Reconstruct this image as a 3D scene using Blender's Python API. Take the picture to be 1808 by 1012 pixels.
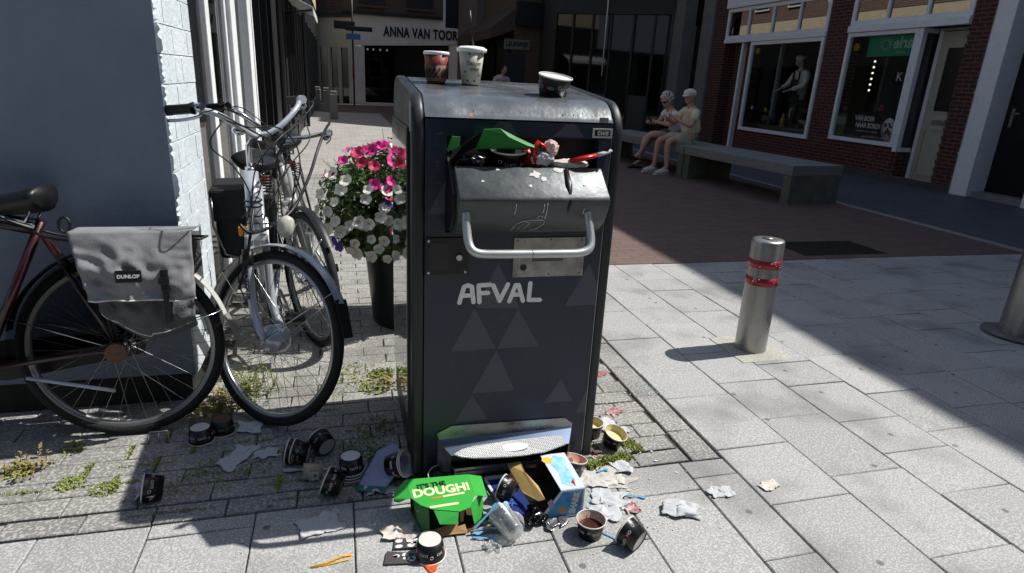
import bpy, bmesh, math, random
from mathutils import Vector, Matrix, noise
R=math.radians; PI=math.pi
random.seed(7)
for o in list(bpy.data.objects): bpy.data.objects.remove(o)
scn=bpy.context.scene; COL=scn.collection
# ---------------------------------------------------------------- camera
cd=bpy.data.cameras.new('camera'); cam=bpy.data.objects.new('camera',cd); COL.objects.link(cam)
TH,PT,RO=.274,.318,-.052
fh=Vector((math.sin(TH),math.cos(TH),0)); rt=Vector((math.cos(TH),-math.sin(TH),0)); up=Vector((0,0,1))
fw=fh*math.cos(PT)-up*math.sin(PT); dn=fw.cross(rt)
r2=rt*math.cos(RO)+dn*math.sin(RO); d2=-rt*math.sin(RO)+dn*math.cos(RO)
m=Matrix((r2,-d2,-fw)).transposed().to_4x4(); m.translation=Vector((0,0,1.347)); cam.matrix_world=m
cd.sensor_width=36; cd.lens=36*1103.6/1808; cd.clip_start=.05; cd.clip_end=600
scn.camera=cam
# ---------------------------------------------------------------- sky, sun, exposure
SUN=Vector((.71,.04,1)).normalized()
w=bpy.data.worlds.new('World'); scn.world=w; w.use_nodes=True; nt=w.node_tree
bg=nt.nodes['Background']; sk=nt.nodes.new('ShaderNodeTexSky'); sk.sky_type='NISHITA'; sk.sun_disc=False
sk.sun_elevation=math.asin(SUN.z); sk.sun_rotation=math.atan2(SUN.x,SUN.y); sk.air_density=1; sk.dust_density=1.5
nt.links.new(sk.outputs[0],bg.inputs[0]); bg.inputs[1].default_value=.10
sd=bpy.data.lights.new('sun','SUN'); sd.energy=5.0; sd.angle=R(.53); sd.color=(1,.97,.93)
so=bpy.data.objects.new('sun',sd); COL.objects.link(so); so.rotation_euler=(-SUN).to_track_quat('-Z','Y').to_euler(); so.location=(20,0,20)
scn.view_settings.view_transform='Standard'; scn.view_settings.look='None'; scn.view_settings.exposure=0.25; scn.view_settings.gamma=1
# ---------------------------------------------------------------- materials
def lin(c):
    if isinstance(c,str):
        c=[int(c[i:i+2],16)/255 for i in (0,2,4)]; return tuple((x/12.92 if x<=.04045 else ((x+.055)/1.055)**2.4) for x in c)
    return c
MC={}
def mat(name,col,rough=.6,metal=0,var=.15,scale=8,bump=.0,bscale=60,coat=0,alpha=1,trans=0,ior=1.45,col2=None,spec=.5,emis=None,rvar=0,detail=5):
    if name in MC: return MC[name]
    m=bpy.data.materials.new(name); m.use_nodes=True; n=m.node_tree; p=n.nodes['Principled BSDF']; L=n.links
    c=lin(col); p.inputs['Roughness'].default_value=rough; p.inputs['Metallic'].default_value=metal
    p.inputs['Coat Weight'].default_value=coat; p.inputs['Alpha'].default_value=alpha; p.inputs['Transmission Weight'].default_value=trans; p.inputs['IOR'].default_value=ior
    p.inputs['Specular IOR Level'].default_value=spec
    tc=n.nodes.new('ShaderNodeTexCoord')
    if var>0 or col2:
        nz=n.nodes.new('ShaderNodeTexNoise'); nz.inputs['Scale'].default_value=scale; nz.inputs['Detail'].default_value=detail; nz.inputs['Roughness'].default_value=.65
        L.new(tc.outputs['Object'],nz.inputs['Vector'])
        mx=n.nodes.new('ShaderNodeMix'); mx.data_type='RGBA'
        rp=n.nodes.new('ShaderNodeMapRange'); rp.inputs[1].default_value=.3; rp.inputs[2].default_value=.7
        L.new(nz.outputs[0],rp.inputs[0]); L.new(rp.outputs[0],mx.inputs[0])
        a=[x*(1-var) for x in c]; b=[min(1,x*(1+var)) for x in c]
        if col2: a=lin(col2); b=c
        mx.inputs[6].default_value=(*a,1); mx.inputs[7].default_value=(*b,1)
        L.new(mx.outputs[2],p.inputs['Base Color'])
        if rvar:
            r=n.nodes.new('ShaderNodeMapRange'); r.inputs[1].default_value=.3;r.inputs[2].default_value=.7
            r.inputs[3].default_value=max(.02,rough-rvar); r.inputs[4].default_value=rough+rvar; L.new(nz.outputs[0],r.inputs[0]); L.new(r.outputs[0],p.inputs['Roughness'])
    else: p.inputs['Base Color'].default_value=(*c,1)
    if bump:
        nb=n.nodes.new('ShaderNodeTexNoise'); nb.inputs['Scale'].default_value=bscale; nb.inputs['Detail'].default_value=4; L.new(tc.outputs['Object'],nb.inputs['Vector'])
        bp=n.nodes.new('ShaderNodeBump'); bp.inputs['Strength'].default_value=bump; bp.inputs['Distance'].default_value=.01; L.new(nb.outputs[0],bp.inputs['Height']); L.new(bp.outputs[0],p.inputs['Normal'])
    if emis: p.inputs['Emission Color'].default_value=(*lin(emis[0]),1); p.inputs['Emission Strength'].default_value=emis[1]
    MC[name]=m; return m
def node_mix(n,L,fac,a,b,blend='MIX'):
    mx=n.nodes.new('ShaderNodeMix'); mx.data_type='RGBA'; mx.blend_type=blend
    for s,v in ((0,fac),(6,a),(7,b)):
        if hasattr(v,'default_value') or hasattr(v,'links'): L.new(v,mx.inputs[s])
        elif s==0: mx.inputs[0].default_value=v
        else: mx.inputs[s].default_value=(*lin(v),1)
    return mx.outputs[2]
def nnoise(n,L,tc,scale,det=4,lo=.35,hi=.65):
    nz=n.nodes.new('ShaderNodeTexNoise'); nz.inputs['Scale'].default_value=scale; nz.inputs['Detail'].default_value=det; L.new(tc,nz.inputs['Vector'])
    r=n.nodes.new('ShaderNodeMapRange'); r.inputs[1].default_value=lo; r.inputs[2].default_value=hi; L.new(nz.outputs[0],r.inputs[0]); return r.outputs[0],nz.outputs[0]
def paving(name,lo,hi,speck,stain,specscale=260,rough=.75,attr='tint',stains=.6,bump=.35):
    m=bpy.data.materials.new(name); m.use_nodes=True; n=m.node_tree; L=n.links; p=n.nodes['Principled BSDF']
    tc=n.nodes.new('ShaderNodeTexCoord').outputs['Object']
    at=n.nodes.new('ShaderNodeAttribute'); at.attribute_name=attr
    base=node_mix(n,L,at.outputs['Fac'],lo,hi)
    s,raw=nnoise(n,L,tc,specscale,3,.42,.6)
    c=node_mix(n,L,s,speck,base)
    s2,_=nnoise(n,L,tc,specscale*.45,3,.5,.58)
    mm=n.nodes.new('ShaderNodeMath'); mm.operation='MULTIPLY'; mm.inputs[1].default_value=.35; L.new(s2,mm.inputs[0])
    c=node_mix(n,L,mm.outputs[0],c,'d8d6cf')
    s3,_=nnoise(n,L,tc,2.6,7,.5,.68)
    m3=n.nodes.new('ShaderNodeMath'); m3.operation='MULTIPLY'; m3.inputs[1].default_value=stains; L.new(s3,m3.inputs[0])
    c=node_mix(n,L,m3.outputs[0],c,stain)
    # old chewing-gum spots: small dark discs
    vo=n.nodes.new('ShaderNodeTexVoronoi'); vo.voronoi_dimensions='2D'; vo.inputs['Scale'].default_value=4.5; L.new(tc,vo.inputs['Vector'])
    lt=n.nodes.new('ShaderNodeMapRange'); lt.inputs[1].default_value=.062; lt.inputs[2].default_value=.04; L.new(vo.outputs['Distance'],lt.inputs[0])
    rn=n.nodes.new('ShaderNodeSeparateColor'); L.new(vo.outputs['Color'],rn.inputs[0])
    gt=n.nodes.new('ShaderNodeMath'); gt.operation='GREATER_THAN'; gt.inputs[1].default_value=.68; L.new(rn.outputs[0],gt.inputs[0])
    mu=n.nodes.new('ShaderNodeMath'); mu.operation='MULTIPLY'; L.new(lt.outputs[0],mu.inputs[0]); L.new(gt.outputs[0],mu.inputs[1])
    m4=n.nodes.new('ShaderNodeMath'); m4.operation='MULTIPLY'; m4.inputs[1].default_value=.75; L.new(mu.outputs[0],m4.inputs[0])
    c=node_mix(n,L,m4.outputs[0],c,'4b4946')
    L.new(c,p.inputs['Base Color']); p.inputs['Roughness'].default_value=rough
    bp=n.nodes.new('ShaderNodeBump'); bp.inputs['Strength'].default_value=bump; bp.inputs['Distance'].default_value=.003; L.new(raw,bp.inputs['Height']); L.new(bp.outputs[0],p.inputs['Normal'])
    return m
def brickmat(name,c1,c2,mortar,ax='YZ',bw=.21,bh=.063,msize=.01,rough=.8,bump=.5,off=.5,ms=.1):
    m=bpy.data.materials.new(name); m.use_nodes=True; n=m.node_tree; L=n.links; p=n.nodes['Principled BSDF']
    tc=n.nodes.new('ShaderNodeTexCoord').outputs['Object']
    sp=n.nodes.new('ShaderNodeSeparateXYZ'); L.new(tc,sp.inputs[0]); cb=n.nodes.new('ShaderNodeCombineXYZ')
    if ax=='W':   # any vertical wall: X+Y along, Z up
        ad=n.nodes.new('ShaderNodeMath'); L.new(sp.outputs[0],ad.inputs[0]); L.new(sp.outputs[1],ad.inputs[1]); L.new(ad.outputs[0],cb.inputs[0]); L.new(sp.outputs[2],cb.inputs[1])
    else:
        L.new(sp.outputs['XYZ'.index(ax[0])],cb.inputs[0]); L.new(sp.outputs['XYZ'.index(ax[1])],cb.inputs[1])
    b=n.nodes.new('ShaderNodeTexBrick'); L.new(cb.outputs[0],b.inputs['Vector']); b.offset=off
    b.inputs['Scale'].default_value=1; b.inputs['Brick Width'].default_value=bw; b.inputs['Row Height'].default_value=bh; b.inputs['Mortar Size'].default_value=msize; b.inputs['Mortar Smooth'].default_value=ms
    for k,v in (('Color1',c1),('Color2',c2),('Mortar',mortar)): b.inputs[k].default_value=(*lin(v),1)
    f,raw=nnoise(n,L,tc,14,5,.3,.7)
    m2=n.nodes.new('ShaderNodeMath'); m2.operation='MULTIPLY'; m2.inputs[1].default_value=.45; L.new(f,m2.inputs[0])
    c=node_mix(n,L,m2.outputs[0],b.outputs[0],c2)
    L.new(c,p.inputs['Base Color']); p.inputs['Roughness'].default_value=rough
    if bump:
        sb=n.nodes.new('ShaderNodeMath'); sb.operation='SUBTRACT'; L.new(raw,sb.inputs[0]); L.new(b.outputs['Fac'],sb.inputs[1])
        bp=n.nodes.new('ShaderNodeBump'); bp.inputs['Strength'].default_value=bump; bp.inputs['Distance'].default_value=.01; L.new(sb.outputs[0],bp.inputs['Height']); L.new(bp.outputs[0],p.inputs['Normal'])
    return m
def glassmat(name,tint=(.75,.78,.76),rough=.01,f0=.08):
    m=bpy.data.materials.new(name); m.use_nodes=True; n=m.node_tree; L=n.links
    n.nodes.remove(n.nodes['Principled BSDF']); out=n.nodes['Material Output']
    t=n.nodes.new('ShaderNodeBsdfTransparent'); t.inputs[0].default_value=(*tint,1); g=n.nodes.new('ShaderNodeBsdfGlossy'); g.inputs['Roughness'].default_value=rough
    lw=n.nodes.new('ShaderNodeLayerWeight'); pw=n.nodes.new('ShaderNodeMath'); pw.operation='POWER'; pw.inputs[1].default_value=4.5; L.new(lw.outputs['Facing'],pw.inputs[0])
    ad=n.nodes.new('ShaderNodeMath'); ad.operation='MULTIPLY_ADD'; ad.inputs[1].default_value=.9-f0; ad.inputs[2].default_value=f0; L.new(pw.outputs[0],ad.inputs[0])
    mx=n.nodes.new('ShaderNodeMixShader'); L.new(ad.outputs[0],mx.inputs[0]); L.new(t.outputs[0],mx.inputs[1]); L.new(g.outputs[0],mx.inputs[2]); L.new(mx.outputs[0],out.inputs[0])
    return m
# ---------------------------------------------------------------- mesh helpers
class MB:
    def __init__(s): s.v=[]; s.f=[]; s.s=[]; s.t=None
    def add(s,vs,fs,smooth=False,M=None):
        b=len(s.v)
        for v in vs:
            v=Vector(v); s.v.append(M@v if M else v)
        for f in fs: s.f.append([b+i for i in f]); s.s.append(smooth)
        return s
    def box(s,a,b,M=None,bev=0):
        x0,y0,z0=a;x1,y1,z1=b
        if bev>0:
            bm=bmesh.new(); bmesh.ops.create_cube(bm,size=1)
            for v in bm.verts: v.co=Vector(((x0+x1)/2+v.co.x*(x1-x0),(y0+y1)/2+v.co.y*(y1-y0),(z0+z1)/2+v.co.z*(z1-z0)))
            bmesh.ops.bevel(bm,geom=bm.edges[:],offset=bev,segments=2,profile=.6,affect='EDGES')
            bm.verts.index_update(); s.add([v.co.copy() for v in bm.verts],[[v.index for v in f.verts] for f in bm.faces],False,M); bm.free(); return s
        return s.add([(x0,y0,z0),(x1,y0,z0),(x1,y1,z0),(x0,y1,z0),(x0,y0,z1),(x1,y0,z1),(x1,y1,z1),(x0,y1,z1)],
          [(3,2,1,0),(4,5,6,7),(0,1,5,4),(1,2,6,5),(2,3,7,6),(3,0,4,7)],False,M)
    def tube(s,pts,r,n=8,closed=False,caps=True,M=None,sq=None):
        pts=[Vector(p) for p in pts]; N=len(pts); rs=r if isinstance(r,(list,tuple)) else [r]*N
        vs=[];fs=[]; prev=None
        for i,p in enumerate(pts):
            if closed: d=(pts[(i+1)%N]-pts[i-1])
            else: d=(pts[min(i+1,N-1)]-pts[max(i-1,0)])
            if d.length<1e-9: d=Vector((0,0,1))
            d.normalize()
            if prev is None:
                a=Vector((0,0,1)) if abs(d.z)<.9 else Vector((1,0,0)); u=d.cross(a).normalized()
            else:
                u=prev-d*prev.dot(d)
                u=u.normalized() if u.length>1e-6 else d.orthogonal().normalized()
            prev=u; v=d.cross(u)
            for k in range(n):
                t=2*PI*k/n; vs.append(p+u*math.cos(t)*rs[i]+v*math.sin(t)*rs[i]*(sq or 1))
        for i in range(N if closed else N-1):
            j=(i+1)%N
            for k in range(n): fs.append((i*n+k,i*n+(k+1)%n,j*n+(k+1)%n,j*n+k))
        s.add(vs,fs,True,M)
        if caps and not closed:
            b=len(s.v)-len(vs); s.f.append([b+k for k in range(n)][::-1]); s.s.append(False); s.f.append([b+(N-1)*n+k for k in range(n)]); s.s.append(False)
        return s
    def cyl(s,a,b,r,r2=None,n=16,M=None): return s.tube([a,b],[r,r if r2 is None else r2],n=n,M=M)
    def lathe(s,prof,n=32,M=None,arc=None):
        vs=[];fs=[]
        for (r,z) in prof:
            for k in range(n): t=2*PI*k/n; vs.append((r*math.cos(t),r*math.sin(t),z))
        for i in range(len(prof)-1):
            for k in range(n): fs.append((i*n+k,i*n+(k+1)%n,(i+1)*n+(k+1)%n,(i+1)*n+k))
        return s.add(vs,fs,True,M)
    def poly(s,pts,th,nrm=(0,0,1),M=None):   # flat outline with thickness
        pts=[Vector(p) for p in pts]; nv=Vector(nrm).normalized()*th; N=len(pts)
        vs=pts+[p+nv for p in pts]
        fs=[tuple(range(N))[::-1],tuple(range(N,2*N))]+[(i,(i+1)%N,N+(i+1)%N,N+i) for i in range(N)]
        return s.add(vs,fs,False,M)
    def wall(s,pr,x0,x1,M=None):   # profile (y,z) extruded along x
        N=len(pr); vs=[(x0,y,z) for y,z in pr]+[(x1,y,z) for y,z in pr]
        return s.add(vs,[tuple(range(N))[::-1],tuple(range(N,2*N))]+[(i,(i+1)%N,N+(i+1)%N,N+i) for i in range(N)],False,M)
    def sphere(s,c,r,n=12,M=None,sc=(1,1,1)):
        pr=[]; c=Vector(c); vs=[];fs=[]
        for i in range(n//2+1):
            ph=PI*i/(n//2)
            for k in range(n): t=2*PI*k/n; vs.append(c+Vector((r*sc[0]*math.sin(ph)*math.cos(t),r*sc[1]*math.sin(ph)*math.sin(t),r*sc[2]*math.cos(ph))))
        for i in range(n//2):
            for k in range(n): fs.append((i*n+k,(i+1)*n+k,(i+1)*n+(k+1)%n,i*n+(k+1)%n))
        return s.add(vs,fs,True,M)
    def me(s,name):
        me=bpy.data.meshes.new(name); me.from_pydata([tuple(v) for v in s.v],[],s.f)
        for p,q in zip(me.polygons,s.s): p.use_smooth=q
        if s.t:
            at=me.attributes.new('tint','FLOAT','FACE')
            for i,v in enumerate(s.t): at.data[i].value=v
        me.validate(); me.update(); return me
def wmx(o):
    m=o.matrix_basis.copy()
    return (wmx(o.parent)@o.matrix_parent_inverse@m) if o.parent else m
def thing(name,label,cat,loc=(0,0,0),rz=0,group=None,rot=None):
    o=bpy.data.objects.new(name,None); COL.objects.link(o); o.empty_display_size=.1
    o.location=loc; o.rotation_euler=rot if rot else (0,0,rz); tag(o,label,cat,group); return o
def tag(o,label,cat,group=None,kind=None):
    if label: o['label']=label
    if cat: o['category']=cat
    if group: o['group']=group
    if kind: o['kind']=kind
    return o
def obj(name,mb,m,parent=None,world=False,label=None,cat=None,group=None,kind=None,auto=None):
    me=mb.me(name) if isinstance(mb,MB) else mb
    o=bpy.data.objects.new(name,me); COL.objects.link(o)
    if m is not None:
        me.materials.clear(); me.materials.append(m)
    if parent:
        o.parent=parent
        if world: o.matrix_parent_inverse=wmx(parent).inverted()
    tag(o,label,cat,group,kind); return o
def struct(name,mb,m): return obj(name,mb,m,kind='structure')
def kids(o): return [c for c in bpy.data.objects if c.parent==o]
def dup(root,loc=None,rz=None,label=None,rot=None,group=None):
    allc={};
    for c in bpy.data.objects: allc.setdefault(c.parent,[]).append(c)
    def cp(o,par):
        c=o.copy(); COL.objects.link(c)
        if par: c.parent=par; c.matrix_parent_inverse=o.matrix_parent_inverse.copy()
        for k in allc.get(o,[]): cp(k,c)
        return c
    r=cp(root,None)
    if loc: r.location=loc
    if rz is not None: r.rotation_euler=(0,0,rz)
    if rot: r.rotation_euler=rot
    if label: r['label']=label
    if group: r['group']=group
    return r
FONT=bpy.data.fonts.load('<builtin>') if False else None
def text(mb,s,size,M,bold=.0,depth=.0006,sx=1,al='CENTER',space=1,shear=0):
    c=bpy.data.curves.new('t','FONT'); c.body=s; c.size=size; c.extrude=depth/2; c.offset=bold; c.align_x=al; c.align_y='CENTER'; c.space_character=space; c.shear=shear; c.resolution_u=3
    o=bpy.data.objects.new('t',c); COL.objects.link(o); dg=bpy.context.evaluated_depsgraph_get(); e=o.evaluated_get(dg); me=e.to_mesh()
    vs=[Vector((v.co.x*sx,v.co.y,v.co.z)) for v in me.vertices]; fs=[list(p.vertices) for p in me.polygons]
    e.to_mesh_clear(); bpy.data.objects.remove(o); bpy.data.curves.remove(c)
    if callable(M): vs=[M(v) for v in vs]; mb.add(vs,fs)
    else: mb.add(vs,fs,False,M)
    return mb
FRONT=lambda x,y,z:Matrix.Translation((x,y,z))@Matrix.Rotation(PI/2,4,'X')     # reads from -Y
def skin(name,verts,edges,radii,sub=2,root=0):
    me=bpy.data.meshes.new(name); me.from_pydata(verts,edges,[]); o=bpy.data.objects.new(name,me); COL.objects.link(o)
    md=o.modifiers.new('s','SKIN'); md.use_smooth_shade=True; md.branch_smoothing=.6
    for i,d in enumerate(me.skin_vertices[0].data):
        r=radii[i]; d.radius=(r,r) if not isinstance(r,tuple) else r; d.use_root=(i==root)
    sb=o.modifiers.new('b','SUBSURF'); sb.levels=sub; sb.render_levels=sub
    dg=bpy.context.evaluated_depsgraph_get(); e=o.evaluated_get(dg); r=bpy.data.meshes.new_from_object(e); r.name=name
    bpy.data.objects.remove(o)
    for p in r.polygons: p.use_smooth=True
    return r
def spline(pts,n=8):
    P=[Vector(p) for p in pts]; out=[]
    for i in range(len(P)-1):
        p0=P[max(i-1,0)];p1=P[i];p2=P[i+1];p3=P[min(i+2,len(P)-1)]
        for k in range(n):
            t=k/n; out.append(.5*((2*p1)+(-p0+p2)*t+(2*p0-5*p1+4*p2-p3)*t*t+(-p0+3*p1-3*p2+p3)*t**3))
    out.append(P[-1]); return out
# ================================================================ THE GROUND
rnd=random.Random(3)
struct('ground',MB().box((-40,-20,-.3),(40,70,-.012)),mat('ground_joint','4a4842',rough=.95,var=.3,scale=30))
M_slab=paving('granite_slab','8c8d8c','a6a6a4','898987','686764',specscale=300,stains=.6)
def lay(name,x0,x1,y0,y1,fx,fy,m,gap=.004,bev=.003,jz=.0015,along='Y',th=.02,skip=None,shift=None,jit=0,tb=(0,1)):
    """pavers: columns of width fx when along=='Y' (varying lengths from fy), rows when along=='X'"""
    mb=MB(); mb.t=[]; i=0; a=(x0 if along=='Y' else y0); A=(x1 if along=='Y' else y1)
    while a<A-1e-4:
        w_=fx(i); b=(y0 if along=='Y' else x0)-rnd.random()*.0-(shift(i) if shift else rnd.random()*.3); B=(y1 if along=='Y' else x1); 
        while b<B-1e-4:
            l=fy(); s0=max(b,y0 if along=='Y' else x0); s1=min(b+l,B); b+=l
            if s1-s0<.02: continue
            aa,ab=a,min(a+w_,A)
            X0,X1,Y0,Y1=(aa,ab,s0,s1) if along=='Y' else (s0,s1,aa,ab)
            if skip and skip((X0+X1)/2,(Y0+Y1)/2): continue
            g=gap/2; z=rnd.uniform(-jz,jz); tx,ty=rnd.uniform(-jz,jz),rnd.uniform(-jz,jz)
            o=[(X0+g,Y0+g),(X1-g,Y0+g),(X1-g,Y1-g),(X0+g,Y1-g)]
            if jit: o=[(x+rnd.uniform(-jit,jit),y+rnd.uniform(-jit,jit)) for x,y in o]
            cx=(X0+X1)/2; cy=(Y0+Y1)/2
            k=1-bev/max(.01,(X1-X0)/2); k2=1-bev/max(.01,(Y1-Y0)/2)
            zz=[z+(tx if x>cx else -tx)+(ty if y>cy else -ty) for x,y in o]
            top=[(cx+(x-cx)*k,cy+(y-cy)*k2,q) for (x,y),q in zip(o,zz)]
            mid=[(x,y,q-bev) for (x,y),q in zip(o,zz)]; bot=[(x,y,-th) for x,y in o]
            vs=top+mid+bot
            fs=[(0,1,2,3)]+[(4+j,4+(j+1)%4,(j+1)%4,j) for j in range(4)]+[(8+j,8+(j+1)%4,4+(j+1)%4,4+j) for j in range(4)]
            mb.add(vs,fs); t=rnd.uniform(*tb); mb.t+= [t]*9
        a+=w_; i+=1
    return struct(name,mb,m)
lens=[.245,.26,.34,.34,.42,.43,.34,.35]
lay('slab_paving',1.392,9.0,-1.5,4.38,lambda i:.3335,lambda:rnd.choice(lens),M_slab,gap=.0038)
lay('slab_paving_front',-4.2,1.388,-1.5,1.80,lambda i:.30,lambda:rnd.choice([.36,.42,.45]),M_slab,gap=.0042,shift=lambda i:(.0,.25,.1,.33)[i%4])
M_pav=paving('grey_brick','72716d','918e88','7d7b76','55534e',specscale=210,stains=.55,rough=.82)
M_bord=paving('border_tile','72716e','8f8c88','787672','55534e',specscale=210,stains=.55,rough=.8)
lay('border_tiles',-4.2,1.255,1.806,1.893,lambda i:.087,lambda:rnd.choice([.21,.215,.2]),M_bord,gap=.006,along='X',jit=.002)
lay('border_tiles_side',1.262,1.384,1.806,7.0,lambda i:.122,lambda:rnd.choice([.3,.36,.33]),M_bord,gap=.005)
near=lambda x,y:(x<-.62 and y>2.66)
lay('brick_paving',-4.2,1.255,1.9,9.0,lambda i:.096,lambda:.212,M_pav,gap=.0042,along='X',shift=lambda i:(.07,.176)[i%2]+.0,jit=.002,jz=.0015,bev=.003,skip=near)
# street further on: same bricks, procedural
M_street=brickmat('street_brick','a3a09a','8c8984','6c6a66','XY',.212,.098,.004,bump=.2)
struct('street',MB().box((-.85,9.0,-.011),(1.5,60,-.003)),M_street)
M_red=brickmat('red_paver','6d5850','5c4a44','3f3733','XY',.21,.07,.005,rough=.8,bump=.3)
struct('red_paving',MB().box((1.39,4.39,-.011),(6.40,60,-.001)),M_red)
struct('red_paving_crossing',MB().box((-.85,23.5,.0),(1.39,31,.003)),M_red)
M_blue=brickmat('basalt_paver','53575d','43474e','2f3236','XY',.2,.1,.005,rough=.6,bump=.3)
struct('side_paving',MB().box((6.52,4.39,-.011),(10.5,60,-.001)),M_blue)
struct('stone_strip',MB().box((6.405,4.39,-.011),(6.515,60,.004)),mat('strip','8b8a84',var=.25,scale=12,bump=.3))
# drain cover set in the red paving
mb=MB().box((3.95,4.5,-.01),(4.85,4.98,.002))
gr=obj('drain_cover',mb,mat('cast_iron','2a2a2a',rough=.6,metal=.4,var=.3,scale=30),None,label='dark square metal drain cover in the red paving behind the striped post',cat='drain cover')
mb=MB()
for i in range(22):
    for j in range(11):
        mb.box((3.97+i*.04,4.52+j*.041,.002),(3.99+i*.04,4.545+j*.041,.005))
obj('grip_pattern',mb,MC['cast_iron'],gr,True,kind='stuff')
# moss & weeds in the joints (uncountable)
def moss(mb,x,y,n,rad,h,rx=1,ry=1):
    for _ in range(n):
        a=rnd.random()*2*PI; d=rnd.random()**.6*rad; px,py=x+math.cos(a)*d*rx,y+math.sin(a)*d*ry
        t=rnd.random()*2*PI; L=h*rnd.uniform(.4,1.2); wd=L*rnd.uniform(.18,.4); ux,uy=math.cos(t),math.sin(t); tl=rnd.uniform(.2,1.1)
        z0=rnd.uniform(-.004,.004)
        mb.add([(px-uy*wd,py+ux*wd,z0),(px+uy*wd,py-ux*wd,z0),(px+ux*L*tl+uy*wd*.7,py+uy*L*tl-ux*wd*.7,z0+L*.7),(px+ux*L*tl*1.5,py+uy*L*tl*1.5,z0+L*(.9 if rnd.random()<.5 else .5))],[(0,1,2),(0,2,3)])
M_moss=mat('moss_green','8d9a40',rough=.8,var=0,col2='5c6630',scale=9)
mb=MB()
for i in range(34):      # along joints between bricks on the left
    r=rnd.randrange(0,7); y=1.9+.096*r; x=rnd.uniform(-1.5,-.1)
    if rnd.random()<.5: moss(mb,x,y-.048,90,.06,.008,1.6,.12)
    else: 
        k=round((x+4.2+(.07,.176)[r%2])/.212); xx=-4.2-(.07,.176)[r%2]+k*.212; moss(mb,xx,y+.048,90,.045,.009,.18,1.1)
for (x,y,n,rd,h) in [(-.905,2.07,200,.045,.011),(-.79,2.02,200,.045,.011),(-1.09,2.17,200,.05,.013),(-.98,2.3,120,.05,.013),(-.33,2.05,120,.06,.009),(-.2,1.995,130,.07,.008),(-.42,1.995,140,.07,.008),(-.55,1.995,110,.06,.008),(-.5,2.1,110,.05,.009),(.04,2.1,300,.09,.010),(.1,2.25,300,.09,.011),(.13,2.02,300,.07,.02),
    (.93,1.86,700,.035,.012),(1.0,1.87,500,.03,.012),(1.06,1.96,700,.032,.010),(1.08,1.92,400,.025,.010),(.87,1.84,400,.03,.012),(.9,1.95,300,.03,.012),(-.05,2.6,120,.1,.01),(.12,2.6,200,.07,.014),(.03,2.75,160,.12,.015),(.15,2.72,160,.06,.02)]:
    moss(mb,x,y,n,rd,h)
tag(obj('moss',mb,M_moss),'low green moss and weeds growing in the joints of the grey brick paving','moss',kind='stuff')
def weed(name,x,y,n,rad,h,m,label):
    mb=MB(); 
    for _ in range(n):
        a=rnd.random()*2*PI; d=rnd.random()*rad; px,py=x+math.cos(a)*d,y+math.sin(a)*d; hh=h*rnd.uniform(.3,1); lx,ly=rnd.uniform(-.4,.4)*hh,rnd.uniform(-.4,.4)*hh
        mb.tube([(px,py,-.005),(px+lx*.4,py+ly*.4,hh*.6),(px+lx,py+ly,hh)],[.0012,.001,.0005],n=3)
        for k in range(5):
            f=rnd.uniform(.2,1); q=Vector((px+lx*f,py+ly*f,hh*f)); t=rnd.random()*2*PI; L=rnd.uniform(.008,.02); u=Vector((math.cos(t),math.sin(t),rnd.uniform(-.2,.8)))*L; v=Vector((-math.sin(t),math.cos(t),0))*L*.35
            mb.add([q,q+u*.5+v,q+u,q+u*.5-v],[(0,1,2,3)])
    tag(obj(name,mb,m),label,'weed',kind='stuff')
M_weed=mat('weed_leaf','7d8038',rough=.7,var=0,col2='4d5a26',scale=20)
M_dry=mat('weed_dry','a08a5c',rough=.8,var=0,col2='6b6a38',scale=20)
weed('weeds',-.42,2.62,90,.14,.12,M_weed,'tall straggly weeds growing behind the spokes of the silver bicycle wheel')
weed('dry_weeds',-.53,2.5,120,.12,.06,M_dry,'dry yellow weeds at the foot of the white wall corner')
weed('dry_grass',-1.08,2.18,40,.08,.05,M_dry,'small dry weeds in the lower left brick joints')
weed('side_weeds',.17,2.62,35,.08,.045,M_dry,'dry weeds along the left rear foot of the waste bin')
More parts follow.
